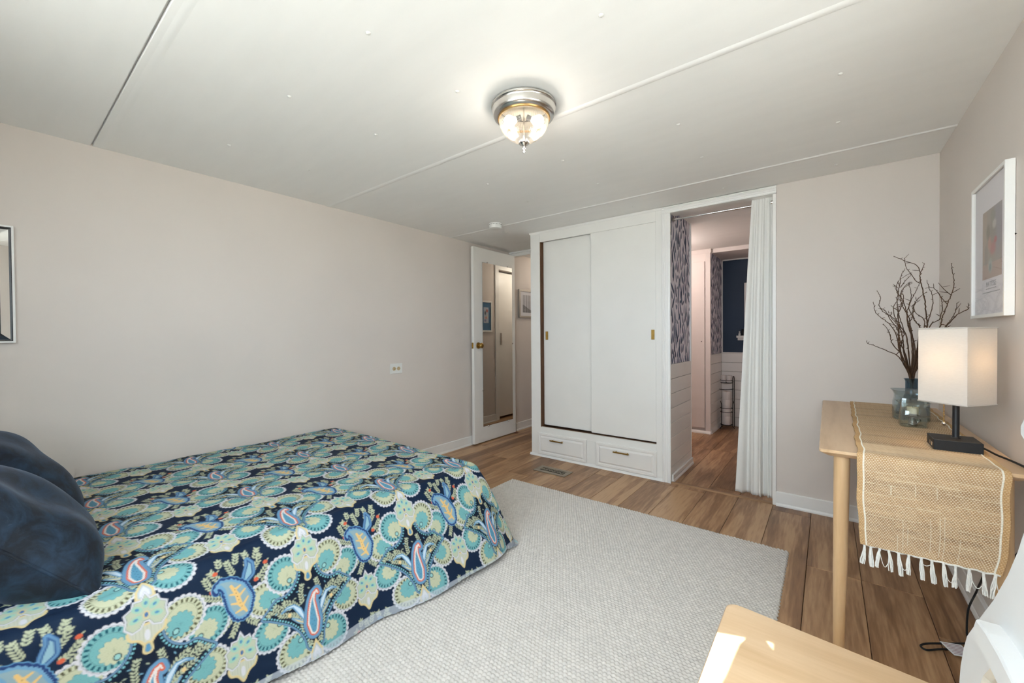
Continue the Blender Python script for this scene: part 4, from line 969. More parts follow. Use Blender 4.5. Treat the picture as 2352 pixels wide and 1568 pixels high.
# ---------------------------------------------------------------- woven straw runner with fringe
RNX0, RNX1 = 0.078, 0.402
def build_runner():
    ru = thing('table_runner', 'woven straw table runner hanging over the table end with white fringe', 'table runner', (0.24, 1.735, 0.43))
    y_far, y_edge, z_hem = 3.028, TY0-0.006, 0.432
    ltop = y_far-(y_edge+0.02); rr = 0.016; lq = rr*math.pi/2
    lh = TZ-0.012-z_hem
    ls = np.concatenate([np.arange(0, ltop-0.15, 0.0030), np.arange(ltop-0.15, ltop+lq+lh, 0.00125)])
    ws = np.arange(0, 1.00001, 1/210)
    Wn, L = np.meshgrid(ws, ls)
    Yp = np.where(L < ltop, y_far-L, 0.0); Zp = np.where(L < ltop, TZ+0.0022, 0.0); Nn = np.zeros(L.shape+(3,)); Nn[..., 2] = 1
    a = np.clip((L-ltop)/rr, 0, math.pi/2); mid = (L >= ltop) & (L < ltop+lq)
    Yp = np.where(mid, y_edge+0.02-rr*np.sin(a)-0.004*a, Yp); Zp = np.where(mid, TZ+0.0022-rr*(1-np.cos(a)), Zp)
    dn = L >= ltop+lq; q = L-ltop-lq
    Yp = np.where(dn, y_edge+0.02-rr-0.004*math.pi/2-0.004*np.sin(q*9+Wn*2.2)*np.clip(q/0.1, 0, 1), Yp); Zp = np.where(dn, TZ+0.0022-rr-q, Zp)
    Nn[..., 2] = np.where(dn, 0, np.cos(a)); Nn[..., 1] = np.where(dn, -1, -np.sin(a))
    lx = RNX0+0.026*np.clip((Yp-1.75)/1.3, 0, 1)+0.0022*np.sin(L*21+1)*(L > ltop-.9)+0.0014*np.sin(L*47)+0.010*np.clip((q-.22)/.07, 0, 1)*dn
    rx = RNX1+0.02*np.clip((Yp-1.75)/1.3, 0, 1)+0.002*np.sin(L*26)+0.0014*np.sin(L*53+2)-0.012*np.clip((q-.15)/.12, 0, 1)*dn
    Xp = lx+(rx-lx)*Wn
    # weave: nodules of warp over straw weft
    wm = Wn*0.32
    pu, pv = 0.0066, 0.0050
    rowi = np.floor(L/pv).astype(int); uu = wm/pu+0.5*(rowi % 2); ci = np.floor(uu).astype(int)
    nod = (np.sin(np.pi*(uu % 1))**2)*(np.sin(np.pi*((L/pv) % 1))**2)
    rng = np.random.default_rng(5)
    rows = rng.uniform(0, 1, 4000); band = np.convolve(rng.uniform(0, 1, 4000), np.ones(9)/9, 'same')
    dark = np.clip((band[rowi % 4000]-0.44)*5.5, 0, 1)
    # streaks change along the width
    cellx = np.floor(wm/0.045).astype(int); tone = rng.uniform(0, 1, (997, 97))[(rowi//3) % 997, cellx % 97]
    base = np.array(lin((176, 138, 96))); brown = np.array(lin((134, 98, 64))); pale = np.array(lin((204, 174, 134)))
    col = base*(1-(dark*0.75)[..., None])+brown*(dark*0.75)[..., None]
    tn = np.clip(tone*1.6-0.75, 0, 1)[..., None]*0.4
    col = col*(1-tn)+pale*tn
    nd = np.clip(nod*1.6-0.25, 0, 1)[..., None]*0.85
    col = col*(1-nd)+np.array(lin((232, 216, 188)))*nd
    # occasional white warp and weft threads
    for c0, l0, l1 in ((.33, .62, .98), (.36, .70, .9), (.52, .55, .93), (.58, .52, .95), (.61, .5, .99), (.71, .72, .98), (.29, .8, .99), (.25, .25, .36), (.42, .2, .34), (.56, .2, .33)):
        mk = (np.abs(Wn-c0) < 0.0026) & dn & (q > l0*lh) & (q < l1*lh); col[mk] = col[mk]*.35+lin((226, 216, 192))*.65
    for l0 in (.12, .19, .255, .37, .47, .62, .80):
        mk = (np.abs(q-l0*lh-0.002*np.sin(Wn*9)) < 0.0011) & dn & (np.sin(Wn*9+l0*50) > -0.5); col[mk] = col[mk]*.5+lin((224, 208, 176))*.5
    ed = np.minimum(wm, 0.32-wm)
    col[ed < 0.014] = col[ed < 0.014]*0.35+np.array(lin((196, 156, 104)))*0.65
    st = np.abs(ed-0.0165) < 0.0016; col[st] = lin((232, 226, 210))
    hgt = 0.0018*nod+0.0012*st+0.0004*dark
    Pp = np.stack([Xp, Yp, Zp], -1)+Nn*hgt[..., None]
    o = grid_mesh('woven_straw', Pp, col, printed('straw_weave', 0.8, 0.0, 900, 0.0, 0.25), ru)
    sm = o.modifiers.new('thickness', 'SOLIDIFY'); sm.thickness = 0.0016; sm.offset = -1
    zb = z_hem-0.002; yb = float(Yp[-1].mean())-0.001
    xa, xb = float(Xp[-1, 0]), float(Xp[-1, -1])
    MB().tube([(xa+(xb-xa)*t, yb+0.001*math.sin(t*40), zb+0.0015*math.sin(t*55)) for t in np.linspace(0.02, 0.985, 40)], 0.0026, 6).build('hem_cord', M['thread'], ru, smooth=60)
    xs = [0.035, 0.085, 0.155, 0.225, 0.30, 0.375, 0.465, 0.54, 0.62, 0.70, 0.79, 0.88, 0.955]
    for i, t in enumerate(xs):
        x = xa+(xb-xa)*t; m = MB(); ln = rng.uniform(.056, .066); lean = rng.uniform(-.006, .006)
        m.tube([(x, yb, zb+.001), (x, yb-.001, zb-.008)], [.0042, .0030], 7)
        for k in range(13):
            a0 = rng.uniform(0, 6.28); sp = rng.uniform(.0005, .0055); w1 = rng.uniform(-.004, .004)
            pts = [(x+.002*math.cos(a0), yb+.002*math.sin(a0), zb-.004)]
            for s in (.25, .5, .75, 1.0):
                pts.append((x+lean*s+sp*math.cos(a0)*math.sin(s*2.2)*1.2+w1*math.sin(s*5)*.5, yb+sp*math.sin(a0)*math.sin(s*2.4)-.001, zb-.004-ln*s*rng.uniform(.96, 1.03)))
            m.tube(pts, .0013, 5)
        m.build('tassel', M['thread'], ru, smooth=60)
    for t0, t1, dz in ((.30, .375, .05), (.535, .47, .02), (.155, .225, .055), (.62, .70, .052), (.79, .88, .05), (.955, 1.0, .05)):
        MB().tube([(xa+(xb-xa)*(t0+(t1-t0)*s), yb-.003, zb-.012-(dz-.012)*math.sin(min(s*1.15, 1)*math.pi*.75)) for s in np.linspace(0, 1, 9)], .001, 5).build('loose_thread', M['thread'], ru, smooth=60)
build_runner()

# ---------------------------------------------------------------- table lamp
LX, LY = 0.341, 1.985
RT = TZ+0.0036
la = thing('table_lamp', 'small black table lamp with lit square linen shade', 'lamp', (LX, LY, RT))
b0, b1, c0, c1 = 0.280, 0.392, 1.925, 2.040
lb = MB().box(b0, b1, c0, c1, RT, RT+.035).build('base', M['black'], la, bevel=0.002)
MB().box(b0-.0006, b0+.001, c0+.02, c0+.034, RT+.009, RT+.022).build('port', M['nickel'], lb)
MB().box(b0-.0006, b0+.001, c0+.05, c0+.064, RT+.009, RT+.022).build('port', M['nickel'], lb)
MB().lathe([(.0115, .035), (.0115, .037), (.009, .039), (.0085, .041), (.0085, .22), (.0001, .22)], (LX, LY, RT), 20).build('stem', M['black'], la, smooth=40)
S, SA = 0.131, math.radians(40)
e1 = Vector((math.sin(SA), math.cos(SA), 0)); e2 = Vector((-math.cos(SA), math.sin(SA), 0))
SZ0, SZ1 = 0.876, 1.129
def sq(s, z): 
    c = Vector((LX, LY, z)); return [c+e1*(s/2*i)+e2*(s/2*j) for i, j in ((-1, -1), (1, -1), (1, 1), (-1, 1))]
m = MB()
for ring_ in (sq(S, SZ0), sq(S, SZ1), sq(S-.005, SZ1), sq(S-.005, SZ0)): m.v += [tuple(p) for p in ring_]
for i in range(4):
    for k in range(4): a = i*4+k; b = i*4+(k+1) % 4; c = ((i+1) % 4)*4+(k+1) % 4; d = ((i+1) % 4)*4+k; m.f.append((a, b, c, d))
shd = m.build('lamp_shade', M['shade'], la, bevel=0.0012)
for z in (SZ0+.003, SZ1-.003):
    pts = [tuple(p) for p in sq(S+.0012, z)]; MB().tube(pts+[pts[0]], .0016, 6).build('trim_tape', M['shade'], shd, smooth=60)
m = MB()
for d in (e1, e2): m.tube([tuple(Vector((LX, LY, 1.09))+d*(S/2-.003)), tuple(Vector((LX, LY, 1.09))-d*(S/2-.003))], .0012, 6)
m.build('spider', M['black'], la)
MB().lathe([(.0001, .225), (.013, .225), (.014, .23), (.014, .262), (.010, .268)], (LX, LY, RT), 16).build('socket', M['black'], la, smooth=40)
MB().lathe([(.010, .262), (.012, .272), (.022, .29), (.028, .31), (.026, .33), (.016, .345), (.0001, .350)], (LX, LY, RT), 20).build('bulb', glow('lamp_bulb_glow', (1.0, 0.72, 0.38), 7.0), la, smooth=180)
pc = (LX-.030, LY-.012)
m = MB()
z = SZ0+.03
while z > 0.812:
    m.lathe([(.0001, .0022), (.0016, .0016), (.0022, 0), (.0016, -.0016), (.0001, -.0022)], (pc[0], pc[1], z), 6); z -= .0058
m.tube([(pc[0], pc[1], SZ0+.03), (pc[0], pc[1], .812)], .0006, 4)
m.tube([(LX-.012, LY-.004, RT+.245), (pc[0], pc[1], SZ0+.03)], .0012, 5)
m.build('pull_chain', M['brass'], la, smooth=60)
MB().lathe([(.0001, .006), (.004, .0052), (.006, .001), (.0056, -.003), (.003, -.006), (.0001, -.0066)], (pc[0], pc[1], .806), 14).build('chain_ball', M['nickel'], la, smooth=180)
CORD = [(.392, 1.985, RT+.012), (.404, 1.975, RT+.011), (.420, 1.935, RT+.004), (.435, 1.88, RT+.003), (.449, 1.80, RT+.002), (.461, 1.765, TZ-.004), (.463, 1.76, TZ-.06), (.462, 1.80, .56), (.452, 1.92, .42), (.449, 2.10, .34), (.447, 2.22, .20), (.449, 2.30, .115), (.425, 2.27, .06), (.405, 2.18, .012), (.40, 2.11, .008), (.36, 2.06, .007), (.315, 2.025, .008), (.275, 1.99, .008), (.262, 2.005, .008), (.285, 2.035, .008), (.34, 2.07, .012), (.395, 2.12, .008), (.43, 2.16, .008), (.452, 2.20, .010)]
MB().tube([tuple(q) for q in crom(CORD, 5)], .0032, 8).build('power_cord', M['cord'], la, smooth=60)
tg = MB().add([(.318, 2.063, .013), (.372, 2.078, .016), (.398, 2.025, .013), (.344, 2.008, .011), (.318, 2.063, .0145), (.372, 2.078, .0175), (.398, 2.025, .0145), (.344, 2.008, .0125)], [(0, 1, 2, 3), (7, 6, 5, 4), (0, 4, 5, 1), (1, 5, 6, 2), (2, 6, 7, 3), (3, 7, 4, 0)])
o = tg.build('cord_tag', M['paper'], la); o['label'] = 'white paper warning tag on the cord'
INK = paint('tag_ink', (0.45, 0.30, 0.34), 0.8)
m = MB()
for k in range(7):
    t = .10+.125*k
    def tp(u, v): 
        a = Vector((.318, 2.063, .0148)); bb = Vector((.372, 2.078, .0178)); cc = Vector((.344, 2.008, .0128)); return a+(bb-a)*u+(cc-a)*v
    q = [tp(.08, t), tp(.92, t), tp(.92, t+.05), tp(.08, t+.05)]
    m.add([tuple(p) for p in q]+[tuple(p+Vector((0, 0, .0002))) for p in q], [(0, 1, 2, 3), (7, 6, 5, 4)])
m.build('tag_print', INK, o)
pd = bpy.data.lights.new('lamp_light', 'POINT'); pd.energy = 1.7; pd.color = (1.0, 0.70, 0.40); pd.shadow_soft_size = 0.03
po = bpy.data.objects.new('lamp_light', pd); COL.objects.link(po); po.location = (LX, LY, RT+.285)

# ---------------------------------------------------------------- glassware and branches
def superring(c, r, z, e=4.0, n=40):
    out = []
    for k in range(n):
        a = 2*math.pi*k/n; ca, sa = math.cos(a), math.sin(a)
        q = (abs(ca)**e+abs(sa)**e)**(-1/e); out.append((c[0]+r*q*ca, c[1]+r*q*sa, c[2]+z))
    return out
def glass_vessel(name, c, prof, mat, parent, e=4.0, wall=0.0032, n=40):
    m = MB(); rings = [superring(c, r, z, e if r > .01 else 2, n) for r, z in prof]
    rings += [superring(c, max(r-wall, .0005), z+(wall*1.6 if i == len(prof)-1 else 0), e, n) for i, (r, z) in enumerate(reversed(prof))]
    for r in rings: m.v += r
    for j in range(len(rings)-1):
        for k in range(n): m.f.append((j*n+k, j*n+(k+1) % n, (j+1)*n+(k+1) % n, (j+1)*n+k))
    m.f.append(tuple(reversed(range(n)))); m.f.append(tuple((len(rings)-1)*n+k for k in range(n)))
    return m.build(name, mat, parent, smooth=60)
G1 = (0.281, 2.355, RT)
ch = thing('candle_holder', 'square clear glass candle holder in front of the vase', 'candle holder', G1)
glass_vessel('glass_body', G1, [(.039, 0.0), (.0415, .003), (.041, .03), (.039, .062), (.036, .078), (.037, .088), (.045, .098), (.051, .103)], M['jarglass'], ch, 5)
MB().lathe([(.0001, .046), (.019, .046), (.021, .050), (.021, .054), (.0001, .054)], G1, 20).build('candle_cup', M['pewter'], ch, smooth=40)
MB().lathe([(.0001, .006), (.013, .006), (.016, .010), (.011, .030), (.006, .040), (.018, .0455), (.0001, .0458)], G1, 20).build('cup_stand', M['pewter'], ch, smooth=40)
m = MB().tube([(G1[0]+.0145*math.cos(t), G1[1]-.0428, G1[2]+.033+.0145*math.sin(t)) for t in np.linspace(0, 2*math.pi, 25)], .0012, 6)
m.tube([(G1[0]-.044, G1[1]-.040, G1[2]+.052), (G1[0]-.02, G1[1]-.043, G1[2]+.046), (G1[0]+.02, G1[1]-.043, G1[2]+.048), (G1[0]+.044, G1[1]-.040, G1[2]+.052)], .0011, 6)
m.build('wire_medallion', M['pewter'], ch, smooth=60)
cd = thing('candle', 'short cream candle inside the square glass holder', 'candle', (G1[0], G1[1], G1[2]+.054))
MB().lathe([(.0001, .0545), (.0178, .0545), (.018, .057), (.018, .079), (.0172, .081), (.008, .0795), (.0001, .079)], G1, 24).build('wax', M['wax'], cd, smooth=40)
MB().tube([(G1[0], G1[1], G1[2]+.079), (G1[0]+.001, G1[1], G1[2]+.086)], .0008, 5).build('wick', M['black'], cd)
G2 = (0.297, 2.545, RT)
gj = thing('glass_jar', 'larger bluish glass jar with a flared rim behind the candle holder', 'jar', G2)
glass_vessel('glass_body', G2, [(.056, 0.0), (.060, .004), (.060, .04), (.0585, .078), (.054, .096), (.054, .112), (.060, .126), (.066, .133)], clear_glass('pale_blue_glass', (0.84, 0.90, 0.92), 0.25, 0.03, 0.06), gj, 4)
G3 = (0.3165, 2.684, RT)
vs = thing('bottle_vase', 'smoky blue glass bottle vase holding bare branches', 'vase', G3)
glass_vessel('glass_body', G3, [(.050, 0.0), (.056, .005), (.056, .020), (.046, .055), (.030, .085), (.0235, .10), (.0225, .125), (.0225, .160), (.026, .170), (.0295, .173)], M['blueglass'], vs, 2.0, .0028)

BR=[
 [[(0.324,2.685,0.903),(0.342,2.67,1.009),(0.355,2.658,1.087),(0.363,2.647,1.143),(0.356,2.627,1.194),(0.349,2.604,1.253),(0.337,2.58,1.313),(0.329,2.575,1.363),(0.329,2.575,1.388),(0.315,2.565,1.418),(0.273,2.533,1.438),(0.236,2.504,1.459)],[(0.329,2.574,1.335),(0.313,2.562,1.348),(0.297,2.55,1.378),(0.281,2.539,1.403),(0.274,2.533,1.433),(0.273,2.533,1.45)],[(0.33,2.576,1.382),(0.338,2.582,1.402),(0.345,2.588,1.425)]],
 [[(0.33,2.69,0.903),(0.355,2.657,1.01),(0.381,2.637,1.087),(0.4,2.622,1.142),(0.404,2.604,1.181),(0.414,2.586,1.229),(0.424,2.567,1.276),(0.432,2.563,1.318),(0.43,2.562,1.356),(0.424,2.558,1.392),(0.425,2.559,1.414)],[(0.424,2.567,1.276),(0.399,2.537,1.299),(0.379,2.522,1.328)],[(0.415,2.581,1.238),(0.395,2.553,1.262),(0.369,2.514,1.299),(0.354,2.502,1.309),(0.335,2.487,1.304)]],
 [[(0.331,2.691,0.903),(0.365,2.597,1.033),(0.39,2.537,1.112),(0.4,2.515,1.14),(0.413,2.495,1.168),(0.42,2.46,1.204),(0.418,2.424,1.234)]],
 [[(0.332,2.692,0.903),(0.36,2.54,1.039),(0.379,2.444,1.117),(0.387,2.416,1.139),(0.406,2.36,1.182),(0.433,2.347,1.202),(0.43,2.331,1.21),(0.433,2.318,1.219)]],
 [[(0.328,2.688,0.903),(0.352,2.685,1.03),(0.377,2.685,1.144),(0.41,2.706,1.174),(0.419,2.705,1.215),(0.418,2.699,1.245),(0.413,2.691,1.27),(0.404,2.679,1.296)]],
 [[(0.326,2.687,0.903),(0.354,2.734,1.007),(0.38,2.786,1.145),(0.394,2.809,1.199),(0.407,2.833,1.259),(0.404,2.841,1.303),(0.394,2.837,1.336),(0.385,2.831,1.372)]],
 [[(0.305,2.671,0.903),(0.279,2.638,0.978),(0.255,2.614,1.01),(0.203,2.569,1.039),(0.174,2.544,1.055),(0.149,2.523,1.065),(0.145,2.518,1.076)]],
 [[(0.301,2.667,0.903),(0.282,2.63,0.968),(0.267,2.596,1.031),(0.252,2.56,1.098),(0.23,2.526,1.144),(0.201,2.493,1.175),(0.176,2.464,1.2),(0.167,2.448,1.224),(0.163,2.434,1.251)]],
 [[(0.303,2.669,0.903),(0.283,2.675,0.981),(0.276,2.692,1.06),(0.27,2.704,1.125),(0.245,2.698,1.174),(0.229,2.695,1.212),(0.216,2.69,1.229),(0.197,2.677,1.235)]],
 [[(0.305,2.671,0.903),(0.271,2.599,1.011),(0.236,2.549,1.063),(0.226,2.524,1.104),(0.217,2.505,1.129),(0.2,2.481,1.154)]],
 [[(0.309,2.674,0.903),(0.292,2.654,1.009),(0.27,2.633,1.077),(0.266,2.626,1.145),(0.261,2.618,1.218),(0.258,2.613,1.27),(0.264,2.615,1.321),(0.268,2.618,1.347),(0.274,2.624,1.389),(0.286,2.633,1.407)],[(0.268,2.618,1.332),(0.258,2.61,1.35)],[(0.27,2.62,1.326),(0.288,2.634,1.357),(0.309,2.651,1.383)]],
 [[(0.314,2.677,0.903),(0.307,2.685,1.008),(0.299,2.689,1.087),(0.279,2.684,1.167),(0.269,2.683,1.22),(0.28,2.696,1.258),(0.281,2.704,1.317)],[(0.269,2.683,1.22),(0.255,2.673,1.231),(0.242,2.665,1.245)]],
 [[(0.318,2.68,0.903),(0.318,2.682,1.008),(0.315,2.681,1.087),(0.305,2.674,1.155),(0.297,2.668,1.198),(0.305,2.676,1.24),(0.321,2.689,1.287),(0.338,2.703,1.329),(0.344,2.708,1.344)]],
 [[(0.322,2.684,0.903),(0.328,2.734,1.033),(0.323,2.765,1.135),(0.313,2.779,1.201),(0.293,2.778,1.246),(0.286,2.789,1.296),(0.3,2.81,1.336),(0.335,2.837,1.363)]],
 [[(0.322,2.684,0.903),(0.336,2.738,0.996),(0.361,2.82,1.135),(0.346,2.823,1.168),(0.323,2.834,1.236),(0.335,2.868,1.293),(0.332,2.88,1.34),(0.323,2.874,1.371)]],
 [[(0.324,2.685,0.903),(0.349,2.753,1.027),(0.378,2.828,1.168),(0.353,2.821,1.201),(0.333,2.822,1.246),(0.366,2.858,1.277)]],
]
BL = ['tallest bare branch, bent over at its tip', 'bare branch forking upright in front of the corner', 'short bare branch fanning right behind the lampshade', 'thin bare branch reaching right across the picture frame', None, None, 'low bare branch sticking out far to the left', 'bare branch leaning left with an upturned tip', None, None, None, None, None, None, None, None]
brng = np.random.default_rng(21)
for si_, dx_, dy_, dz_ in ((7, .02, .05, .06), (8, .03, -.06, -.03), (10, .025, .05, -.06), (11, -.03, -.05, .03), (12, .03, .06, -.04), (13, -.02, -.07, .05), (14, .02, -.05, -.09)):
    src = BR[si_][0]; BR.append([[(p[0]+dx_*(i/len(src))+.008*math.sin(i*1.9+si_), p[1]+dy_*(i/len(src))+.008*math.cos(i*2.3+si_), p[2]+dz_*(i/len(src))) for i, p in enumerate(src)]]); BL.append(None)
for bi, strands in enumerate(BR):
    lab = BL[bi] or 'thin bare brown branch in the middle of the vase bundle'
    t = thing('bare_branch', lab, 'branch', (G3[0], G3[1], RT+.01), 'bare branches in the blue bottle vase')
    for si, st in enumerate(strands):
        st = [np.array(q) for q in st]
        if si == 0:
            a = brng.uniform(0, 6.28); k = st[0]
            nb = np.array([G3[0]+(k[0]-G3[0])*.45+.003*math.cos(a), G3[1]+(k[1]-G3[1])*.45+.003*math.sin(a), .90])
            if np.hypot(nb[0]-G3[0], nb[1]-G3[1]) > .014: nb[:2] = np.array(G3[:2])+(nb[:2]-np.array(G3[:2]))*.014/np.hypot(nb[0]-G3[0], nb[1]-G3[1])
            foot = np.array([G3[0]-(nb[0]-G3[0])*1.6, G3[1]-(nb[1]-G3[1])*1.6, RT+.012])
            st = [foot, nb]+st[1:]
        c = crom(st, 6); n = len(c); r0 = .0030 if si == 0 else .0016; r1 = .0009
        rad = [r0+(r1-r0)*(i/(n-1))**.8 for i in range(n)]
        if bi == 0 and si == 0: rad = [r*1.25 for r in rad]
        main = MB().tube([tuple(q+brng.normal(0, .0008, 3)*(i > 12)) for i, q in enumerate(c)], rad, 6)
        part = main.build('stem' if si == 0 else 'side_twig', M['twig'], t, smooth=60)
        # buds
        m = MB(); i = 14 if si == 0 else 3
        while i < n-1:
            d = brng.normal(0, 1, 3); d[2] = abs(d[2])*.9; d /= np.linalg.norm(d)
            L = brng.uniform(.006, .012) if brng.random() < .85 else brng.uniform(.02, .035)
            q = c[i]; m.tube([tuple(q), tuple(q+d*L*.6), tuple(q+d*L)], [rad[i]*.8, rad[i]*.9, .0006], 5)
            i += int(brng.integers(3, 6))
        if m.v: m.build('buds', M['twig'], part, smooth=60)['kind'] = 'stuff'

# ---------------------------------------------------------------- white board-back chair with birch seat
chair = thing('board_back_chair', 'white painted board-back chair with natural birch seat', 'chair', (0.0, 0.9, 0))
def seat_outline(i):
    pts = [(-.192, .70), (-.196, 1.118), (-.05, 1.121), (.20, 1.078), (.20, .722), (-.05, .679), (-.192, .682)]
    pts = [(-.196, .684), (.205, .722), (.205, 1.080), (-.196, 1.121)]
    out = []
    for k in range(4):
        p, a, b = Vector(pts[k]), Vector(pts[k-1]), Vector(pts[(k+1) % 4])
        r = .030 if k in (0, 3) else .012
        da = (a-p).normalized(); db = (b-p).normalized()
        for s in np.linspace(0, 1, 6):
            q = p+da*r*(1-s)**2+db*r*s**2; out.append(q)
    c = Vector((0.0, 0.9)); res = []
    for q in out: d = (c-q); res.append(tuple(q+d.normalized()*i))
    return res
slab(seat_outline, [(0.010, .420), (0.002, .425), (0.0, .430), (0.0, .443), (0.002, .448), (0.005, .450)]).build('seat', M['birch_x'], chair, smooth=35)
CY = 0.90
def bx_(z): return 0.187+0.2*(z-.45)
far = [(1.060, .425), (1.086, .465), (1.104, .490), (1.116, .520), (1.119, .549), (1.096, .597), (1.066, .652), (1.046, .709), (1.040, .752), (1.042, .798), (1.050, .838), (1.064, .868), (1.092, .892), (1.138, .906), (1.168, .915), (1.184, .934), (1.178, .956), (1.152, .972), (1.10, .979), (1.04, .985), (.97, 1.003), (.90, 1.012)]
outer = far+[(2*CY-y, z) for y, z in reversed(far[:-1])]
# heart-free plain board with an opening between its feet: outline goes round the opening
opening = [(.80, .425), (.805, .54), (.83, .585), (.87, .602), (.90, .605), (.93, .602), (.97, .585), (.995, .54), (1.0, .425)]
poly = outer+opening
from mathutils.geometry import tessellate_polygon
def board(poly, x_off0, x_off1, name, mat, edge_mat, parent, inset=0.0):
    """sawn board in the leaning plane; its rounded-over rim takes edge_mat"""
    n = len(poly); P = np.array(poly)
    area = sum(P[k-1][0]*P[k][1]-P[k][0]*P[k-1][1] for k in range(n))
    t = np.roll(P, -1, 0)-np.roll(P, 1, 0); nr = np.stack([-t[:, 1], t[:, 0]], 1)/np.linalg.norm(t, axis=1)[:, None]*(1 if area > 0 else -1)
    Q = P+nr*inset
    tri = tessellate_polygon([[Vector((y, z, 0)) for y, z in poly]])
    c = inset*0.7; m = MB()
    m.v += [(bx_(z)+x_off0, y, z) for y, z in Q]+[(bx_(z)+x_off0+c, y, z) for y, z in P]+[(bx_(z)+x_off1, y, z) for y, z in P]
    m.f += [tuple(a) for a in tri]+[tuple(2*n+k for k in reversed(a)) for a in tri]
    flat = len(m.f)
    for r in (0, 1):
        for k in range(n): m.f.append((r*n+(k+1) % n, r*n+k, (r+1)*n+k, (r+1)*n+(k+1) % n))
    o = m.build(name, mat, parent); o.data.materials.append(edge_mat)
    o.data.polygons.foreach_set('material_index', [0]*flat+[1]*(len(m.f)-flat)); return o
board(poly, 0.0, 0.022, 'backrest', M['chairwhite'], M['chairedge'], chair, 0.010)
# arched cross bar fixed to the front of the board above the opening
arch = [(1.008, .602), (1.008, .632), (.96, .638), (.90, .640), (.84, .638), (.792, .632), (.792, .602), (.84, .606), (.90, .607), (.96, .606)]
board(arch, -0.026, 0.0, 'cross_bar', M['chairwhite'], M['chairwhite'], chair, 0.003)
for lx, ly, ox, oy in ((-.15, 1.07, -.03, .02), (-.15, .73, -.03, -.02), (.16, 1.04, .04, .02), (.16, .76, .04, -.02)):
    MB().tube([(lx, ly, .421), (lx+ox, ly+oy, 0.0 if lx > -.14 and False else (.012 if lx+ox < RX1 else 0.0))], [.020, .014], 14).build('leg', M['chairwhite'], chair, smooth=40)
for ly in (.76, 1.04): MB().box(-.16, .17, ly-.015, ly+.015, .395, .4205).build('seat_batten', M['chairwhite'], chair, bevel=.003)

# ---------------------------------------------------------------- ceiling light
KX, KY = -1.005, 1.39
cl = thing('ceiling_light', 'flush ceiling light with nickel rim and ribbed glass dome', 'ceiling light', (KX, KY, H))
MB().lathe([(.0001, -.001), (.122, -.001), (.133, -.003), (.136, -.008), (.135, -.013), (.131, -.016), (.129, -.022), (.129, -.040), (.125, -.048), (.114, -.054), (.106, -.055), (.104, -.050), (.104, -.006)], (KX, KY, H), 64).build('rim', M['nickel'], cl, smooth=35)
MB().ring([(.103, -.052), (.109, -.054), (.110, -.059), (.106, -.061), (.102, -.058)], (KX, KY, H), 64).build('brass_ring', paint('warm_brass', (.75, .48, .20), .3, 1.0), cl, smooth=60)
n = 144; m = MB(); prof = [(.101, -.054), (.102, -.066), (.0985, -.082), (.091, -.100), (.078, -.118), (.060, -.134), (.040, -.146), (.020, -.152), (.008, -.154)]
for r, z in prof:
    for k in range(n):
        a = 2*math.pi*k/n; rr = r*(1+(.03 if k % 2 else -.03)*min(1, r/.03)); m.v.append((KX+rr*math.cos(a), KY+rr*math.sin(a), H+z))
for j in range(len(prof)-1):
    for k in range(n): m.f.append((j*n+k, j*n+(k+1) % n, (j+1)*n+(k+1) % n, (j+1)*n+k))
m.build('glass_dome', clear_glass('ribbed_glass', (0.90, 0.88, 0.84), 0.6, 0.12, 0.03), cl)
MB().lathe([(.0001, -.150), (.016, -.152), (.023, -.156), (.022, -.160), (.010, -.166), (.006, -.172), (.0045, -.176), (.007, -.180), (.008, -.184), (.004, -.190), (.0055, -.194), (.003, -.200), (.0001, -.203)], (KX, KY, H), 24).build('finial', M['nickel'], cl, smooth=50)
MB().tube([(KX, KY, H-.012), (KX, KY, H-.151)], .003, 8).build('rod', M['nickel'], cl)
MB().lathe([(.0001, -.012), (.100, -.012), (.100, -.0115), (.0001, -.0115)], (KX, KY, H), 40).build('reflector', paint('dull_reflector', (.30, .27, .22), .6), cl)
for sx, ang in ((1, 0.65), (-1, 0.65)):
    dx, dy = math.cos(ang)*sx, math.sin(ang)*sx
    a = Vector((KX+dx*.012, KY+dy*.012, H-.05)); d = Vector((dx, dy, -.35)).normalized()
    MB().tube([tuple(a), tuple(a+d*.02)], .012, 12).build('bulb_socket', M['black'], cl, smooth=40)
    pr = [(.010, .02), (.014, .028), (.026, .045), (.027, .056), (.020, .068), (.006, .074), (.0006, .0745)]
    MB().tube([tuple(a+d*z) for r, z in pr], [r for r, z in pr], 16).build('bulb', M['bulb'], cl, smooth=180)
for sx in (1, -1):
    pd = bpy.data.lights.new('ceiling_bulb_light', 'POINT'); pd.energy = 2.0; pd.color = (1.0, 0.93, 0.84); pd.shadow_soft_size = 0.03
    po = bpy.data.objects.new('ceiling_bulb_light', pd); COL.objects.link(po); po.location = (KX+sx*.05*math.cos(.65), KY+sx*.05*math.sin(.65), H-.128)

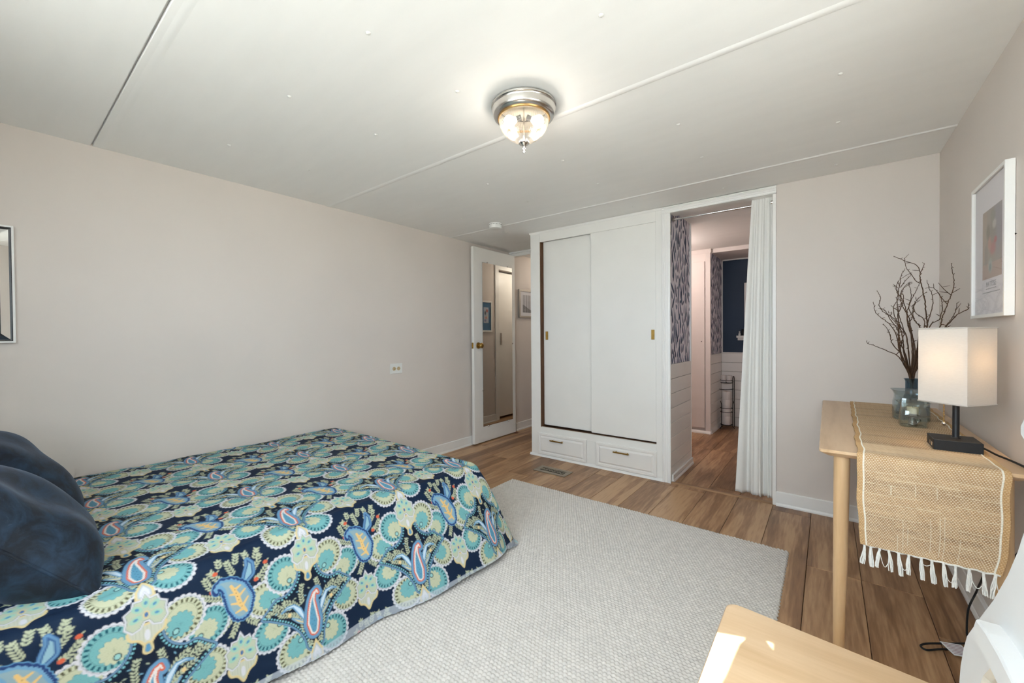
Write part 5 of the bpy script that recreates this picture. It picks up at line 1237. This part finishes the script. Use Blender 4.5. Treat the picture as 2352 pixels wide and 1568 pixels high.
def added_fixture(label, c, e, col):
    t = thing('ceiling_light', label, 'ceiling light', c)
    MB().lathe([(.0001, 0), (.10, 0), (.104, -.004), (.104, -.022), (.10, -.024)], c, 32).build('rim', M['nickel'], t, smooth=40)
    MB().lathe([(.099, -.022), (.095, -.045), (.07, -.066), (.03, -.076), (.0001, -.078)], c, 32).build('diffuser', glow('added_glow_'+label[:6], col, 2.0), t, smooth=60)
    pd = bpy.data.lights.new('added_fixture_light', 'POINT'); pd.energy = e; pd.color = col; pd.shadow_soft_size = .08
    po = bpy.data.objects.new('added_fixture_light', pd); COL.objects.link(po); po.location = (c[0], c[1], c[2]-.14)
added_fixture('warm round ceiling light in the bathroom', (-1.45, 4.30, H), 13.0, (1.0, .86, .79))  # invented lamp out of view, put in to light the bathroom
added_fixture('round ceiling light further along the hallway', (-2.55, 4.6, H), 5.5, (1.0, .88, .74))  # another unseen lamp, added so the hall and its mirrored wall are lit

# ---------------------------------------------------------------- pictures and mirrors on the walls
def picture(name, label, wall, side, a0, a1, z0, z1, fw_, depth, fmat, paintfn, glass=True, cat='picture'):
    """hangs on plane x=wall, facing side (+1 or -1 in x)"""
    p = thing(name, label, cat, (wall, (a0+a1)/2, z0))
    def bx(d0, d1, y0, y1, c0, c1): return MB().box(min(wall+side*d0, wall+side*d1), max(wall+side*d0, wall+side*d1), y0, y1, c0, c1)
    for y0, y1, c0, c1 in ((a0, a0+fw_, z0, z1), (a1-fw_, a1, z0, z1), (a0+fw_, a1-fw_, z0, z0+fw_), (a0+fw_, a1-fw_, z1-fw_, z1)):
        bx(0.001, depth, y0, y1, c0, c1).build('frame_rail', fmat, p, bevel=.0012)
    w_, h_ = a1-a0-2*fw_, z1-z0-2*fw_
    res = .0025; nx, ny = int(w_/res)+2, int(h_/res)+2
    U, V = np.meshgrid(np.linspace(0, 1, nx), np.linspace(0, 1, ny))     # U from the left edge as seen by a viewer, V up
    col = paintfn(U, V, w_, h_)
    yy = (a1-fw_-U*w_) if side < 0 else (a0+fw_+U*w_)
    Pp = np.stack([np.full(U.shape, wall+side*(depth-.010)), yy, z0+fw_+V*h_], -1)
    pr = grid_mesh('print', Pp, col, M['print'], p)
    bx(0.001, depth-.0105, a0+fw_, a1-fw_, z0+fw_, z1-fw_).build('backing_board', M['paper'], p)
    if glass: bx(depth-.007, depth-.005, a0+fw_, a1-fw_, z0+fw_, z1-fw_).build('glazing', M['frameglass'], p)
    return p
def blobs(U, V, img, items):
    for cx_, cy_, rx, ry, c, a in items:
        m = np.clip(1.6-1.6*np.sqrt(((U-cx_)/rx)**2+((V-cy_)/ry)**2), 0, a)[..., None]; img = img*(1-m)+lin(c)*m
    return img
def poster(U, V, w_, h_):
    img = np.empty(U.shape+(3,)); img[:] = lin((234, 230, 234))
    u0, u1, v0, v1 = .26, .85, .268, .79
    u = (U-u0)/(u1-u0); v = (V-v0)/(v1-v0); ins = (u > 0) & (u < 1) & (v > 0) & (v < 1)
    art = np.empty_like(img); art[:] = lin((168, 158, 148))
    art[v < .22] = lin((186, 164, 152)); art[(u < .22) & (v > .25)] = lin((178, 162, 148))
    art = blobs(u, v, art, [(.8, .7, .3, .5, (160, 156, 166), .8), (.5, .62, .3, .22, (156, 148, 138), .9), (.55, .42, .2, .12, (186, 132, 126), .9), (.68, .52, .1, .06, (190, 110, 105), .8), (.38, .5, .12, .12, (196, 150, 138), .8), (.3, .68, .12, .14, (142, 134, 116), .8), (.62, .75, .12, .08, (206, 204, 196), .7), (.42, .18, .14, .13, (176, 186, 180), .9), (.42, .16, .07, .07, (130, 142, 146), .7), (.2, .35, .1, .2, (150, 144, 138), .6), (.55, .88, .16, .1, (150, 150, 136), .7)])
    img[ins] = art[ins]; return img
pic = picture('framed_poster', 'white framed exhibition poster on the wall above the lamp', XR, -1, 2.015, 2.405, 1.166, 1.668, .012, .024, M['white'], poster)
def wall_text(txt, size, ycen, z, parent, mat):
    cu_ = bpy.data.curves.new('lettering', 'FONT'); cu_.body = txt; cu_.size = size; cu_.align_x = 'CENTER'; cu_.extrude = 0.0002; cu_.space_character = 1.15
    o = bpy.data.objects.new('lettering', cu_); COL.objects.link(o); cu_.materials.append(mat); 
    o.matrix_basis = Matrix.Translation((XR-.0146, ycen, z)) @ Matrix(((0, 0, -1, 0), (-1, 0, 0, 0), (0, 1, 0, 0), (0, 0, 0, 1)))
    bpy.context.view_layer.update()
    me = bpy.data.meshes.new_from_object(o.evaluated_get(bpy.context.evaluated_depsgraph_get())); me.transform(o.matrix_world); bpy.data.objects.remove(o)
    me.materials.clear(); finish('lettering', me, mat, parent)
INKG = paint('grey_poster_ink', (.45, .44, .46), .8)
wall_text('MATISSE', .027, 2.195, 1.277, pic, INKG)
m = MB()
for y0, y1, z in ((2.14, 2.25, 1.268), (2.10, 2.29, 1.255)):
    y = y0
    while y < y1-.006:
        l = random.uniform(.005, .016); m.box(XR-.0146, XR-.0143, y, min(y+l, y1), z, z+.0035); y += l+.003
m.build('fine_print', INKG, pic)
nl = thing('wall_nail', 'tiny dark nail in the wall beside the poster', 'nail', (XR, 2.008, 1.425))
g = MB().lathe([(.0001, .004), (.0026, .0036), (.003, .0028), (.0012, .0024), (.0012, 0)], (0, 0, 0), 10); g.v = [(XR-z, 2.008+x, 1.425+y) for x, y, z in g.v]; g.build('head', M['dark'], nl)

def stripes(U, V, w_, h_):
    img = np.empty(U.shape+(3,)); img[:] = lin((226, 226, 230))
    mat_ = (U > .12) & (U < .88) & (V > .14) & (V < .86)
    tone = RNG.uniform(.55, 1.0, 60); c = tone[(U*34).astype(int) % 60][..., None]*lin((214, 214, 220))
    img[mat_] = c[mat_]
    hill = mat_ & (V < .36+.10*np.sin(U*7+1)); img[hill] = (c*.45)[hill]
    return img
SILVER = paint('silver_frame', (.45, .42, .38), .4, .6, var=.05)
picture('framed_print', 'silver framed striped print on the hallway wall', XL, 1, 3.868, 4.36, 1.335, 1.672, .022, .022, SILVER, stripes)
def bluepic(U, V, w_, h_):
    img = np.empty(U.shape+(3,)); img[:] = lin((70, 120, 160))
    ins = (U > .22) & (U < .78) & (V > .26) & (V < .82)
    art = np.empty_like(img); art[:] = lin((196, 206, 220))
    art = blobs(U, V, art, [(.4, .7, .14, .08, (190, 80, 60), .9), (.6, .62, .12, .1, (60, 70, 90), .9), (.5, .45, .2, .06, (210, 150, 140), .9), (.35, .5, .08, .1, (230, 220, 200), .9), (.6, .35, .16, .06, (120, 130, 170), .9)])
    img[ins] = art[ins]; return img
picture('framed_print', 'white framed print with a blue mat reflected in the door mirror', -2.2, -1, 3.81, 4.025, 1.17, 1.57, .022, .02, M['white'], bluepic)

# bevelled mirror on the bed wall
bm_ = thing('wall_mirror', 'wall mirror with a slim pale frame, cut off by the left picture edge', 'mirror', (XL, -.17, 1.10))
my0, my1, mz0, mz1 = -.46, .082, 1.098, 1.620
for y0, y1, c0, c1 in ((my0, my0+.008, mz0, mz1), (my1-.008, my1, mz0, mz1), (my0+.008, my1-.008, mz0, mz0+.008), (my0+.008, my1-.008, mz1-.008, mz1)):
    MB().box(XL+.001, XL+.022, y0, y1, c0, c1).build('frame_rail', M['trim'], bm_, bevel=.001)
q0 = (my0+.009, my1-.009, mz0+.009, mz1-.009); w2 = .036
inn = (q0[0]+w2, q0[1]-w2, q0[2]+w2, q0[3]-w2)
def rect(r, d): return [(XL+d, r[0], r[2]), (XL+d, r[1], r[2]), (XL+d, r[1], r[3]), (XL+d, r[0], r[3])]
m = MB().add(rect(q0, .010)+rect(inn, .018), [(0, 1, 5, 4), (1, 2, 6, 5), (2, 3, 7, 6), (3, 0, 4, 7)]); m.build('bevel_border', M['mirror'], bm_)
MB().add(rect(inn, .0175), [(0, 1, 2, 3)]).box(XL+.002, XL+.0095, q0[0], q0[1], q0[2], q0[3]).build('glass', M['mirror'], bm_)
for y0, y1, c0, c1 in ((inn[0]-.003, inn[0], inn[2], inn[3]), (inn[1], inn[1]+.003, inn[2], inn[3]), (inn[0]-.003, inn[1]+.003, inn[2]-.003, inn[2]), (inn[0]-.003, inn[1]+.003, inn[3], inn[3]+.003)):
    MB().box(XL+.012, XL+.0195, y0, y1, c0, c1).build('bead', M['black'], bm_)
for y0, y1, c0, c1 in ((my1-.010, my1-.008, mz0+.008, mz1-.008), (my0+.008, my1-.008, mz0+.008, mz0+.010), (my0+.008, my1-.008, mz1-.010, mz1-.008)):
    MB().box(XL+.010, XL+.0225, y0, y1, c0, c1).build('dark_line', M['black'], bm_)
